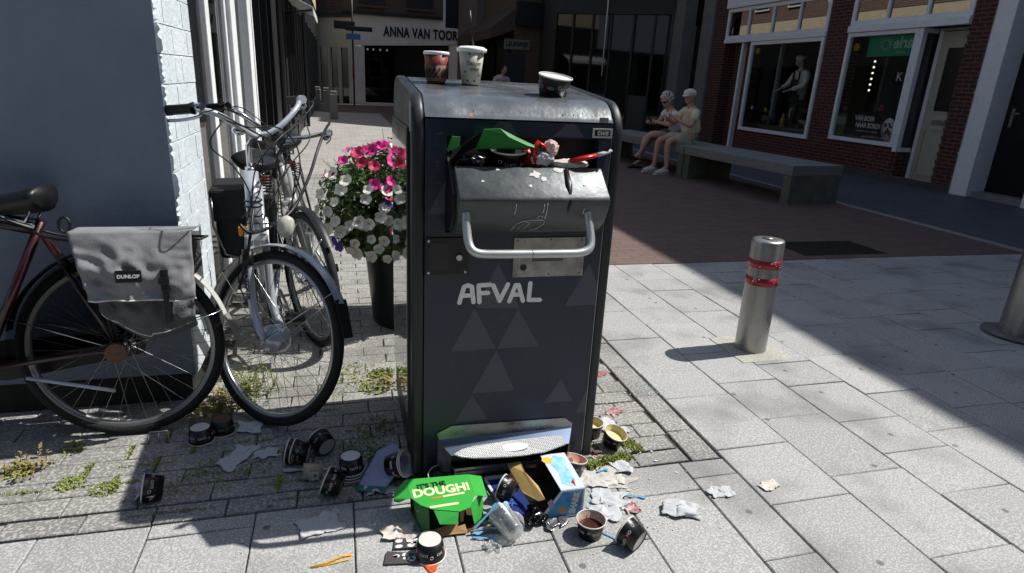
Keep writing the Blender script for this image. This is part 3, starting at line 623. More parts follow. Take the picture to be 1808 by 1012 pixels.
# splayed glazed front from (9.1,17.1) to (6.6,19.6)
A0=Vector((9.1,17.1,0)); A1=Vector((6.3,19.2,0)); dv=(A1-A0).normalized(); Mg=Matrix.Translation(A0)@Matrix.Rotation(math.atan2(dv.y,dv.x),4,'Z'); LG=(A1-A0).length
M_tgl=mat('tinted_glass','0d0f10',rough=.04,var=0,spec=.6)
obj('glass_front',MB().box((0,-.1,.15),(LG,-.06,3.3),Mg),M_tgl,cor,True)
mb=MB(); 
for s in (0,.5,1.1,1.75,2.3,2.9,LG-.06): mb.box((s,-.06,0),(s+.06,.0,3.3),Mg)
mb.box((0,-.11,0),(LG,-.001,.15),Mg); obj('glazing_bar',mb,M_black,cor,True,kind='stuff')
for xa,xb in ((.56,1.1),(1.81,2.3)): obj('panel',MB().box((xa,-.055,.15),(xb,-.03,1.1),Mg),mat('grey_panel','3c3f3e',rough=.6),cor,True)
obj('upper_wall',MB().box((0,-.3,3.3),(LG,.05,9.6),Mg),mat('dark_grey_wall','2f3332',rough=.7,var=.1),cor,True)
obj('white_pole',MB().cyl((1.9,.12,1.6),(1.9,.12,5),.018,M=Mg),M_wht,cor,True)
gbx('core',(9.0,17.2,0),(14,24,9.6),mat('dark_grey_wall','2f3332')) 
obj('side_wall',MB().box((6.35,19.25,0),(8.95,24,9.6)),MC['dark_grey_wall'],cor,True)
obj('roof',MB().box((6.3,19.2,9.6),(14,24,9.7)),M_roof,cor,True)
# ---- brown brick house with awning further up
M_ybrick=brickmat('ochre_brick','5b4a35','4a3b2b','6a5f4c','W',.22,.065,.01)
mid=thing('awning_shop','ochre brick shop further up the street under a wide brown awning','shop',(5.4,22,0))
obj('wall',MB().box((5.5,20.8,0),(8,21.0,9)).box((5.5,21.0,3.3),(8,29,9)).box((5.7,21.0,0),(8,29,3.3)),M_ybrick,mid,True)
obj('grey_wall',MB().box((5.2,25.5,0),(5.49,29.5,9)),mat('grey_render','6d6a68',rough=.9,var=.1),mid,True)
win(mid,5.5,21.6,22.6,4.2,6,1); 
f=obj('window',MB().box((4.55,29.6,3.3),(5.5,29.7,5.2)),M_wht,mid,True); obj('pane',MB().box((4.65,29.58,3.42),(5.42,29.598,5.1)),M_black,f,True)
mb=MB(); mb.add([(5.55,20.9,3.5),(5.55,27.0,3.5),(4.75,27.0,2.85),(4.75,20.9,2.85),(5.55,20.9,3.56),(5.55,27.0,3.56),(4.75,27.0,2.91),(4.75,20.9,2.91)],[(3,2,1,0),(4,5,6,7),(0,1,5,4),(1,2,6,5),(2,3,7,6),(3,0,4,7)])
obj('awning',mb,mat('brown_awning','4c423a',rough=.8,var=.15),mid,True)
obj('valance',MB().box((4.73,20.9,2.6),(4.75,27.0,2.86)).poly([(5.55,20.88,3.5),(4.75,20.88,2.88),(4.75,20.88,2.6),(5.55,20.88,2.9)],.02,(0,-1,0)),MC['brown_awning'],mid,True)
obj('awning_box',MB().box((5.5,20.5,3.0),(6.8,20.79,3.7)),M_black,mid,True)
for y in (22.0,24.0,26.2): obj('shop_window',MB().box((5.6,y,.2),(5.69,y+1.5,2.6)),M_black,mid,True)
sb_=thing('shop_sign','pale name board on the brick wall under the brown awning','sign',(5.6,20.7,2.2))
obj('board',MB().box((5.15,20.7,2.3),(6.0,20.76,2.6)),mat('sign_grey','77746c'),sb_,True)
mb=MB(); text(mb,'LEUNWIJK',.2,FRONT(5.58,20.695,2.45),bold=.006,sx=.8,depth=.01); obj('lettering',mb,M_black,sb_,True)
obj('door',MB().box((5.2,20.79,0),(5.9,20.8,2.2)),mat('dark_green_door','2a2d2a'),mid,True)
# ---- concrete benches
M_conc=mat('mossy_concrete','77776a',rough=.85,var=0,col2='4f5346',scale=3.5,bump=.5,bscale=70)
M_conct=mat('grey_concrete','7b7d78',rough=.85,var=.15,scale=6,bump=.4,bscale=80)
def bench(name,A,B,wd,label):
    A=Vector(A);B=Vector(B); d=(B-A); L=d.length; ang=math.atan2(d.y,d.x); t=thing(name,label,'bench',(A.x,A.y,0),ang); wd=abs(wd)
    obj('seat',MB().box((0,-wd,.37),(L,0,.50),bev=.008),M_conct,t)
    obj('support',MB().box((.0,-wd+.01,-.01),(.14,-.01,.368),bev=.006),M_conc,t); obj('support',MB().box((L-.14,-wd+.01,-.01),(L,-.01,.368),bev=.006),M_conc,t); return t
bench('concrete_bench',(5.52,6.80),(5.28,9.07),-.86,'long low concrete bench in front of the brick shop, nearest the camera')
bench('concrete_bench',(5.275,9.10),(5.0,12.2),-.86,'low concrete bench on which the elderly couple sits')
# ---- steel bollards
M_sst=mat('brushed_steel','a09f9c',rough=.33,metal=.85,var=.12,scale=6,bump=.15,bscale=200,rvar=.1)
M_redt=mat('red_tape','8c1420',rough=.35,var=.1,scale=40)
b1=thing('bollard','stainless steel street post with two scuffed red bands on the sunlit slabs','bollard',(2.16,2.735,0),rot=(0,R(-.6),0))
obj('body',MB().lathe([(0.083,-.05),(.083,.612),(.079,.622),(.06,.626),(.0,.627)],48),M_sst,b1)
for z in (.5,.405): 
    bnd=obj('red_band',MB().lathe([(.0835,z-.022),(.0842,z-.022),(.0842,z+.022),(.0835,z+.022)],48),M_redt,b1)
    mb=MB(); 
    for k in range(9):
        t=R(rnd.uniform(-160,-20)); zz=z+rnd.uniform(-.018,.018); w2=rnd.uniform(.05,.16); h2=rnd.uniform(.002,.005); r=.0846
        mb.add([(r*math.cos(t),r*math.sin(t),zz-h2),(r*math.cos(t+w2/2),r*math.sin(t+w2/2),zz-h2*.3),(r*math.cos(t+w2),r*math.sin(t+w2),zz),(r*math.cos(t+w2*.6),r*math.sin(t+w2*.6),zz+h2),(r*math.cos(t),r*math.sin(t),zz+h2*.6)],[(0,1,2,3,4)])
    obj('scratch',mb,M_frame,bnd,kind='stuff')
obj('cap_disc',MB().lathe([(0,.6275),(.03,.6275),(.032,.631),(0,.632)],24),M_sst,b1)  # small raised disc of the same steel on the cap
struct('repair_stone',MB().box((2.0,2.56,.0),(2.32,2.9,.0035)),paving('repair_stone','a8a59a','b5b2a8','8d8a80','77746a',stains=.3))
b2=thing('bollard','larger leaning steel post with a round foot plate at the right edge, half in shade','bollard',(4.02,2.66,0),rot=(0,R(1.5),0))
obj('body',MB().lathe([(0.105,-.02),(.102,.9),(.09,.93),(0,.935)],48),M_sst,b2)
obj('foot_plate',MB().lathe([(.103,.004),(.19,.004),(.19,.014),(.103,.016)],40),mat('plate_grey','6c6a66',rough=.5,metal=.3),b2)
for z in (.72,.63): obj('red_band',MB().lathe([(.1045,z-.03),(.1052,z-.03),(.1048,z+.03),(.104,z+.03)],48),M_redt,b2)
# ================================================================ THE WASTE BIN
M_bmet=mat('bin_grey_metal','767b7c',rough=.24,metal=.6,var=.18,scale=7,bump=.12,bscale=35,rvar=.12)
M_bfr=mat('bin_frame','282b2d',rough=.42,metal=.3,var=.12,scale=9,rvar=.08)
M_bpan=mat('bin_panel','1d2738',rough=.32,metal=0,var=.14,scale=5,rvar=.1,spec=.5)
M_btri=mat('bin_triangle','454552',rough=.34,var=.1,scale=8)
M_bblk=mat('bin_black','0d0e10',rough=.4,var=.2)
M_stain=mat('stained_steel','8f8f8c',rough=.3,metal=.8,var=.25,scale=14,rvar=.12)
M_plate=mat('grimy_plate','a9a79f',rough=.4,metal=.35,var=0,col2='6f6a60',scale=16)
bn=thing('waste_bin','big dark public waste bin stuffed with rubbish, rounded metal top and white AFVAL lettering','waste bin',(.53,2.185,0))
def bm_bevel(mb,off,seg=3,ang=30):
    me=mb.me('x'); bm=bmesh.new(); bm.from_mesh(me); bmesh.ops.remove_doubles(bm,verts=bm.verts,dist=1e-5)
    es=[e for e in bm.edges if len(e.link_faces)==2 and e.calc_face_angle(0)>R(ang)]
    bmesh.ops.bevel(bm,geom=es,offset=off,segments=seg,profile=.5,affect='EDGES',clamp_overlap=True)
    for f in bm.faces: f.smooth=True
    bm.to_mesh(me); bm.free(); return me
def binprof(ins=0,zb=.03):
    p=[(1.86+ins,zb)]
    # front vertical -> big rounded shoulder -> gently rising lid -> rear shoulder
    c=(1.975,1.192); r=.115-ins
    for k in range(9):
        t=PI-(PI/2-.1)*k/8; p.append((c[0]+r*math.cos(t),c[1]+(r)*math.sin(t)*.97))
    c2=(2.40,1.235); r2=.11-ins
    for k in range(9):
        t=(PI/2+.07)-(PI/2+.07)*k/8; p.append((c2[0]+r2*math.cos(t),c2[1]+r2*math.sin(t)))
    p.append((2.51-ins,zb)); return p
for x0,x1 in ((.2,.238),(.826,.862)):
    me=bm_bevel(MB().wall(binprof(0),x0,x1),.012,3,50); obj('side_frame',me,M_bfr,bn,True)
top=MB(); pr=binprof(.004,1.236); pr=[p for p in pr if p[1]>1.2355]
pr=[(pr[0][0],1.236)]+pr
pr2=[(y,z) for y,z in pr]+[(pr[-1][0],1.236)]
N=len(pr2); nx=40; vs=[];fs=[]
for i in range(nx+1):
    x=.2385+(.8255-.2385)*i/nx
    for (y,z) in pr2:
        d=noise.noise(Vector((x*6,y*6,z*6)))*.0018 if 1.24<z else 0
        vs.append((x,y+d,z+d))
for i in range(nx):
    for k in range(N-1): fs.append((i*N+k,(i+1)*N+k,(i+1)*N+k+1,i*N+k+1))
obj('lid',MB().add(vs,fs,True),M_bmet,bn,True)
obj('inner_body',MB().box((.2385,1.90,.04),(.8255,2.49,.89)).box((.2385,2.1,.89),(.8255,2.49,1.236)),M_bblk,bn,True)
obj('base_plinth',MB().box((.24,1.88,-.01),(.822,2.48,.04)),M_bblk,bn,True)
# front panel in pieces round the chute opening
pz=1.8635
fp=MB().box((.2385,pz,.035),(.8255,1.90,.893)).box((.2385,pz,.893),(.302,1.90,1.231)).box((.782,pz,.893),(.8255,1.90,1.231)).box((.302,pz,1.186),(.782,1.90,1.231))
fpo=obj('front_panel',fp,M_bpan,bn,True)
mb=MB()
for t in ([(0.405,0.64),(0.474,0.791),(0.554,0.633)],[(0.328,0.492),(0.401,0.640),(0.479,0.492)],[(0.483,0.492),(0.548,0.632),(0.629,0.492)],[(0.401,0.331),(0.481,0.486),(0.553,0.331)],[(0.345,0.226),(0.401,0.326),(0.462,0.226)],[(0.711,0.634),(0.788,0.783),(0.8250,0.70),(.825,.634)],[(0.25,0.952),(0.299,1.051),(0.299,0.952)],[(.42,1.19),(.455,1.229),(.49,1.229),(.52,1.19)],[(.66,.27),(.72,.36),(.77,.27)],[(.785,1.0),(.815,1.15),(.825,1.1),(.825,1.0)],[(.785,.22),(.825,.32),(.825,.22)],[(.63,1.19),(.67,1.229),(.7,1.229),(.73,1.19)]):
    mb.poly([(x,pz-.0006,z) for x,z in t][::-1],.0004,(0,1,0))
obj('triangle_print',mb,M_btri,fpo,True,kind='stuff')
obj('edge_strip',MB().box((.8258,1.8665,.05),(.8262,1.868,1.2)).box((.823,1.8622,.06),(.8252,1.8633,1.19)),M_stain,bn,True)
# AFVAL : thick hand-painted strokes
def stroke(mb,pts,wd,y,k=[0]):
    for i in range(len(pts)-1):
        a=Vector((pts[i][0],0,pts[i][1])); b=Vector((pts[i+1][0],0,pts[i+1][1])); d=(b-a); n_=Vector((-d.z,0,d.x)).normalized()*wd/2; th=math.atan2(d.z,d.x)
        out=[]
        for j in range(9): t=th+PI/2+PI*j/8; out.append(a+Vector((math.cos(t),0,math.sin(t)))*wd/2)
        for j in range(9): t=th-PI/2+PI*j/8; out.append(b+Vector((math.cos(t),0,math.sin(t)))*wd/2)
        k[0]=(k[0]+1)%7; yy=y-.00012*k[0]; mb.poly([(p.x,yy,p.z) for p in out],.0004,(0,1,0))
mb=MB(); zz=.662; h=.055
def L(x,s,wd=.0148,skew=0): 
    for st in s: stroke(mb,[(x+px*.046,zz+pz_*h-(x-.345)*.014) for px,pz_ in st],wd,pz-.0012)
L(.351,[[(0,0),(.3,.95),(.55,1.05),(.85,.95),(1,0)],[(.12,.42),(.9,.42)]])
L(.412,[[(.0,1.0),(.1,0)],[(0,1.03),(.85,1.05)],[(.05,.55),(.7,.55)]])
L(.461,[[(0,1.0),(.5,.05),(1.05,1.05)]])
L(.517,[[(0,0),(.4,1.0),(.62,1.0),(1.0,0)],[(.18,.4),(.85,.4)]])
L(.583,[[(.05,1.1),(0,.05),(.85,.02)]])
obj('lettering',mb,mat('white_letter_paint','e4e6e4',rough=.5,var=.12,scale=60),fpo,True,label='white hand painted letters AFVAL')
tw=obj('badge',MB().box((.757,1.8595,1.19),(.823,1.8632,1.219),bev=.001),mat('badge_grey','a9aba9',rough=.4),fpo,True)
mb=MB().box((.764,1.8588,1.196),(.816,1.8594,1.214)); obj('badge_field',mb,M_bblk,tw,True)
mb=MB(); text(mb,'tws',.024,FRONT(.79,1.8582,1.206),bold=.0009,shear=.2,sx=1.1); obj('lettering',mb,MC['badge_grey'],tw,True)
obj('sticker',MB().box((.775,1.857,1.236),(.805,1.8592,1.252)),mat('faded_sticker','6d7474',var=.3,scale=60),bn,True)
obj('status_lamp',MB().sphere((.372,1.861,1.246),.0028,8),mat('red_led','ff2a20',emis=('ff3020',2.5),var=0),bn,True)
# scratched white marks on the lid
mb=MB(); rb=random.Random(5)
for _ in range(26):
    x=rb.uniform(.26,.82); f=rb.random(); 
    y=1.868+.1*f; z=1.245+.045*math.sin(f*PI/2)
    s=rb.uniform(.002,.006); L_=rb.uniform(.002,.02)
    y2=y+L_*.6; 
    if f<.5: mb.add([(x-s/2,1.8585,1.25+f*.02),(x+s/2,1.8583,1.25+f*.02),(x+s/3,1.8585,1.25+f*.02+s),(x-s/2,1.8585,1.25+f*.02+s*1.2)],[(0,1,2,3)])
M_drop=mat('dried_splash','c9c9c2',rough=.6,var=.1)
obj('splash_marks',mb,M_drop,bn,True,kind='stuff')
mb=MB()
for _ in range(34):
    x=rb.uniform(.25,.81); z=rb.choice([rb.uniform(.2,.36),rb.uniform(.06,.7),rb.uniform(.9,1.2)]); s_=rb.uniform(.0008,.0025); L_=rb.uniform(.003,.02); a_=rb.uniform(-.6,.6)
    if .3<x<.79 and z>.88: x=.27
    mb.add([(x,pz-.0010,z),(x+L_*math.cos(a_),pz-.0010,z+L_*math.sin(a_)),(x+L_*math.cos(a_),pz-.0010,z+L_*math.sin(a_)+s_),(x,pz-.0010,z+s_)],[(0,1,2,3)])
for _ in range(9):
    x=rb.uniform(.26,.8); z=rb.uniform(.3,.6); L_=rb.uniform(.04,.2); mb.add([(x,pz-.0010,z),(x+.0012,pz-.0010,z),(x+.0009,pz-.0010,z+L_),(x+.0004,pz-.0010,z+L_)],[(0,1,2,3)])
obj('scuff_marks',mb,mat('scuff_grey','4d525b',rough=.6,var=.1),fpo,True,kind='stuff')
# chute hopper (tilting drawer)
hp=MB().wall([(1.868,.897),(1.83,.899),(1.775,.918),(1.735,.955),(1.713,1.0),(1.708,1.022),(1.714,1.032),(1.80,1.104),(1.808,1.104),(1.83,1.06),(1.868,.95)],.314,.772)
hpo=obj('chute_drawer',bm_bevel(hp,.004,2,35),mat('drawer_grey_metal','484d4f',rough=.42,metal=.4,var=.22,scale=9,bump=.15,bscale=35,rvar=.1),bn,True,label='dented steel drawer of the bin, jammed open')
obj('drawer_cheek',MB().wall([(1.868,.897),(1.80,.915),(1.75,.965),(1.75,1.03),(1.868,1.13)],.303,.3135),M_bblk,bn,True)
obj('chute_hole',MB().box((.302,1.92,.9),(.782,1.93,1.186)).box((.302,1.90,.893),(.3035,1.99,1.186)),M_bblk,bn,True)
mb=MB()
for x,z in ((.31,.93),(.312,.95),(.309,.975),(.311,1.0),(.312,1.12),(.309,1.14)): mb.sphere((x-.002,1.862,z),.0025,6)
obj('rivet',mb,M_stain,bn,True,kind='stuff')
# icon of a hand dropping something
def hopface(x,z):   # point on the curved lower face
    P=[(1.775,.918),(1.735,.955),(1.713,1.0),(1.708,1.022)]
    for (ya,za),(yb,zb) in zip(P,P[1:]):
        if za<=z<=zb: f=(z-za)/(zb-za); return (x,ya+(yb-ya)*f-.0035,z)
    return (x,1.79,z)
mb=MB()
for pl in ([(.485,.92),(.492,.945),(.505,.925),(.512,.947),(.522,.925),(.532,.948),(.54,.93)],[(.49,.945),(.515,.957),(.535,.948)],[(.52,.957),(.54,.96),(.575,.958),(.578,.945),(.56,.925),(.545,.92)],[(.56+.008*math.cos(t),.967+.007*math.sin(t)) for t in [k*.7 for k in range(10)]]):
    mb.tube([hopface(x,z) for x,z in pl],.0009,n=4)
obj('hand_icon',mb,M_drop,hpo,True)
mb=MB(); rb=random.Random(9)
def upface(x,f,o=.0012): return (x,1.714+(1.80-1.714)*f-o*.64,1.032+(1.104-1.032)*f+o*.77)
for (cx,cf,s) in ((.555,.75,.02),(.575,.6,.012),(.63,.9,.018),(.53,.35,.007),(.44,.9,.008),(.7,.4,.006),(.66,.7,.008),(.39,.5,.005)):
    n_=11; pts=[]
    for k in range(n_):
        t=2*PI*k/n_; r=s*rb.uniform(.5,1.2); pts.append(upface(cx+math.cos(t)*r,max(.02,min(1,cf+math.sin(t)*r*7)),.0015))
    mb.add([upface(cx,cf,.002)]+pts,[(0,k+1,(k+1)%n_+1) for k in range(n_)])
obj('splash_marks',mb,M_drop,hpo,True,kind='stuff')
mb=MB(); mb.tube([upface(.655,.95,.004),upface(.65,.4,.004),(.645,1.709,1.02),(.64,1.712,.985)],[.006,.009,.006,.002],n=6,sq=.4); obj('black_drip',mb,M_bblk,hpo,True)
mb=MB()
for x,z0,L_ in ((.48,1.01,.03),(.575,1.015,.05),(.565,1.01,.025),(.69,1.0,.02)): mb.tube([hopface(x,z0),hopface(x+.001,z0-L_/2),hopface(x,z0-L_)],[.0008,.0012,.0016],n=4)
obj('drip_trace',mb,M_drop,hpo,True,kind='stuff')
M_bar=mat('handle_steel','b3b6b6',rough=.38,metal=.5,var=.1,scale=12,rvar=.06)
hd=obj('handle',MB().tube(spline([(.338,1.728,.985),(.338,1.712,.945),(.341,1.692,.905),(.352,1.677,.884),(.38,1.672,.876),(.45,1.671,.874),(.53,1.671,.873),(.62,1.671,.872),(.672,1.672,.873),(.702,1.678,.882),(.713,1.692,.905),(.712,1.712,.945),(.708,1.728,.985)],5),.0125,n=14),M_bar,bn,True,label='bent tubular steel handle')
obj('joint_ring',MB().cyl((.524,1.671,.873),(.527,1.671,.873),.0132,n=14),M_stain,hd,True)
# latch plate and lock
lk=obj('lock_plate',MB().box((.240,1.858,.758),(.376,1.8632,.878),bev=.0015),M_bblk,bn,True)
obj('latch',MB().box((.252,1.8565,.775),(.312,1.8578,.862)),mat('latch_black','17191c',rough=.3,var=.1),lk,True)
obj('lock_barrel',MB().cyl((.345,1.848,.815),(.345,1.858,.815),.0095),M_bar,lk,True)
mb=MB()
for x,z in ((.25,.868),(.366,.868),(.25,.766),(.366,.766)): mb.cyl((x,1.8555,z),(x,1.858,z),.0042,n=10)
obj('screw',mb,M_bar,lk,True,kind='stuff')
pl=obj('steel_plate',MB().box((.522,1.858,.742),(.764,1.8632,.874),bev=.0018),M_plate,bn,True,label='grimy stainless plate with screws and a black hole')
obj('slot',MB().box((.585,1.857,.795),(.69,1.8579,.81)),mat('slot_dark','4c4a44'),pl,True)
obj('hole',MB().cyl((.557,1.8565,.775),(.557,1.858,.775),.011,n=18),M_bblk,pl,True)
mb=MB()
for x,z in ((.534,.864),(.645,.867),(.752,.864),(.534,.752),(.645,.75),(.752,.752)): mb.cyl((x,1.8565,z),(x,1.858,z),.003,n=8)
obj('screw',mb,MC['slot_dark'],pl,True,kind='stuff')
# foot pedal housing
pe=obj('pedal_housing',MB().poly([(.285,1.8632,.19),(.335,1.8632,.215),(.745,1.8632,.205),(.776,1.8632,.18),(.774,1.8632,.165),(.29,1.8632,.165)],.0045,(0,-1,0)),M_stain,bn,True,label='stainless housing of the foot pedal')
# sloping hood, blue sky reflection tinted into its steel; slanted cheeks
obj('hood',MB().add([(.286,1.858,.165),(.774,1.858,.165),(.745,1.800,.136),(.325,1.800,.136),(.286,1.861,.162),(.774,1.861,.162),(.745,1.802,.133),(.325,1.802,.133)],[(0,1,2,3),(4,7,6,5),(0,4,5,1),(1,5,6,2),(2,6,7,3),(3,7,4,0)]),mat('sky_tint_steel','7f8fa8',rough=.25,metal=.85,var=.1,scale=8),pe,True)
obj('cheek',MB().add([(.286,1.858,.165),(.325,1.800,.136),(.325,1.81,.06),(.286,1.858,.045)],[(0,3,2,1)]),M_stain,pe,True)
obj('cheek',MB().add([(.774,1.858,.165),(.745,1.800,.136),(.745,1.81,.06),(.774,1.858,.045)],[(0,1,2,3)]),M_stain,pe,True)
obj('base_rail',MB().box((.335,1.835,.045),(.74,1.845,.058)).box((.27,1.83,.03),(.78,1.8632,.045)),M_stain,pe,True)
def tread():
    m=bpy.data.materials.new('tread_plate'); m.use_nodes=True; n=m.node_tree; p=n.nodes['Principled BSDF']; Lk=n.links
    tc=n.nodes.new('ShaderNodeTexCoord').outputs['Object']; ch=n.nodes.new('ShaderNodeTexBrick'); ch.inputs['Scale'].default_value=1; ch.inputs['Brick Width'].default_value=.014; ch.inputs['Row Height'].default_value=.005; ch.inputs['Mortar Size'].default_value=.0007
    mp=n.nodes.new('ShaderNodeMapping'); mp.inputs['Rotation'].default_value=(0,0,.8); Lk.new(tc,mp.inputs[0]); Lk.new(mp.outputs[0],ch.inputs[0])
    ch.inputs['Color1'].default_value=(.8,.8,.78,1); ch.inputs['Color2'].default_value=(.7,.7,.68,1); ch.inputs['Mortar'].default_value=(.22,.22,.22,1)
    Lk.new(ch.outputs[0],p.inputs['Base Color']); p.inputs['Metallic'].default_value=.1; p.inputs['Roughness'].default_value=.35; return m
M_tread=tread()
pp=[(.345,.05),(.36,.078),(.40,.082),(.55,.092),(.70,.100),(.722,.1),(.728,.088),(.70,.06),(.6,.045),(.5,.04),(.42,.04)]
pv=[Vector(q) for q in ((.331,1.79,.149),(.36,1.80,.158),(.40,1.806,.163),(.53,1.815,.163),(.66,1.82,.162),(.72,1.82,.159),(.735,1.80,.137),(.65,1.785,.124),(.58,1.778,.123),(.52,1.776,.126),(.45,1.775,.130),(.40,1.775,.136),(.355,1.78,.143))]
pd=obj('pedal',MB().poly(pv,.006,(0,.3,-.9)),M_tread,bn,True,label='half-moon chequered foot pedal')
obj('foot_symbol',MB().poly([Vector((.54+.055*math.cos(t),1.797+.010*math.sin(t),.1467+.010*math.sin(t))) for t in [k*PI/8 for k in range(16)]],.001,(0,-.6,.8)),M_wht,pd,True)
obj('pedal_recess',MB().box((.335,1.86,.06),(.74,1.8625,.16)),M_bblk,pe,True)
# mirror-like poster panel on the left side
M_mir=mat('poster_glass','8f9896',rough=.035,metal=.9,var=.0)
sp_=obj('side_panel_frame',MB().box((.192,1.925,.21),(.1995,2.485,1.20)),M_bblk,bn,True)
obj('side_glass',MB().box((.1905,1.937,.225),(.1918,2.473,1.188)),M_mir,sp_,True,label='mirroring glass of the side poster case')
obj('side_sticker',MB().box((.1985,1.89,1.19),(.1995,1.925,1.275)),mat('pale_sticker','9ba39f',var=.1),bn,True)
mb=MB()
for x,y,z in ((.265,2.05,0),(.25,1.97,0),(.27,2.2,0),(.5,2.3,0)): pass
# rubbish jutting out of the mouth
# ================================================================ BICYCLES
M_tyre=mat('tyre_rubber','141414',rough=.75,var=.2,scale=30,bump=.3,bscale=150)
M_rim=mat('rim_alloy','a9abac',rough=.3,metal=.85,var=.1)
M_chrome=mat('chrome','c4c6c8',rough=.12,metal=1,var=.05)
M_spoke=mat('spoke_steel','8f9294',rough=.25,metal=1,var=0)
M_blkp=mat('black_plastic','121315',rough=.45,var=.15)
M_silver=mat('silver_paint','aab0b8',rough=.28,metal=.25,var=.04,coat=.5)
M_darkred=mat('dark_red_paint','2a0a0b',rough=.3,var=.1,coat=.4)
M_leather=mat('saddle_vinyl','121313',rough=.42,var=.15,scale=14,bump=.1)
RW=.345
def wheel(parent,c,rot,front=False,hubr=.02,hubw=.05,hubm=None,spk=36,mx=None,rimm=None):
    """wheel in XZ plane centred c (bike coords); mx = extra transform"""
    M=(mx or Matrix.Identity(4))@Matrix.Translation(c)
    wl=obj('wheel',MB().lathe([(.0,-.045),(.006,-.045),(.006,.045),(0,.045)],8,M@Matrix.Rotation(PI/2,4,'X')),M_chrome,parent)
    def ring(rad,r,seg=72,n=10,sqz=1):
        mb=MB(); vs=[];fs=[]
        for i in range(seg):
            a=2*PI*i/seg
            for k in range(n):
                b=2*PI*k/n; rr=rad+r*math.cos(b); vs.append((rr*math.cos(a),r*math.sin(b)*sqz,rr*math.sin(a)))
        for i in range(seg):
            for k in range(n): fs.append((i*n+k,i*n+(k+1)%n,((i+1)%seg)*n+(k+1)%n,((i+1)%seg)*n+k))
        return mb.add(vs,fs,True,M)
    obj('tyre',ring(RW-.019,.019),M_tyre,wl)
    mb=MB(); prof=[(RW-.034,-.013),(RW-.034,.013),(RW-.046,.012),(RW-.052,.005),(RW-.052,-.005),(RW-.046,-.012),(RW-.034,-.013)]
    mb.lathe(prof,72,M@Matrix.Rotation(PI/2,4,'X')); obj('rim',mb,rimm or M_rim,wl)
    mb=MB()
    for i in range(spk):
        s=1 if i%2 else -1; a=2*PI*i/spk; off=.9*(1 if (i//2)%2 else -1); hr=hubr+.006
        mb.tube([(hr*math.cos(a+off),s*hubw*.7,hr*math.sin(a+off)),((RW-.05)*math.cos(a),s*.003,(RW-.05)*math.sin(a))],.0011,n=4,M=M,caps=False)
    obj('spokes',mb,M_spoke,wl)
    mb=MB().lathe([(0,-hubw),(hubr*.45,-hubw),(hubr*.5,-hubw*.8),(hubr*.95,-hubw*.72),(hubr,-hubw*.55),(hubr,hubw*.35),(hubr*.9,hubw*.5),(hubr*.6,hubw*.6),(hubr*.55,hubw*.9),(0,hubw*.95)],28,M@Matrix.Rotation(PI/2,4,'X')) if hubr>.05 else MB().lathe([(0,-hubw),(hubr*.6,-hubw),(hubr,-hubw*.75),(hubr,-hubw*.55),(hubr*.75,-hubw*.45),(hubr*.75,hubw*.45),(hubr,hubw*.55),(hubr,hubw*.75),(hubr*.6,hubw),(0,hubw)],20,M@Matrix.Rotation(PI/2,4,'X')); obj('hub',mb,hubm or M_chrome,wl)
    return wl
def fender(M,c,a0,a1,rad=.365,wd=.024,n=26):
    mb=MB(); vs=[];fs=[]; k=5
    for i in range(n+1):
        a=a0+(a1-a0)*i/n
        for j in range(k):
            y=(-1+2*j/(k-1))*wd; rr=rad+.008*(1-(y/wd)**2); vs.append((c[0]+rr*math.cos(a),y,c[2]+rr*math.sin(a)))
    for i in range(n):
        for j in range(k-1): q=(i*k+j,i*k+j+1,(i+1)*k+j+1,(i+1)*k+j); fs.append(q)
    vs2=[(x+(c[0]-x)*.006,y,z+(c[2]-z)*.006) for x,y,z in vs]; o=len(vs)
    return mb.add(vs+vs2,fs+[tuple(o+q for q in f[::-1]) for f in fs],True,M)
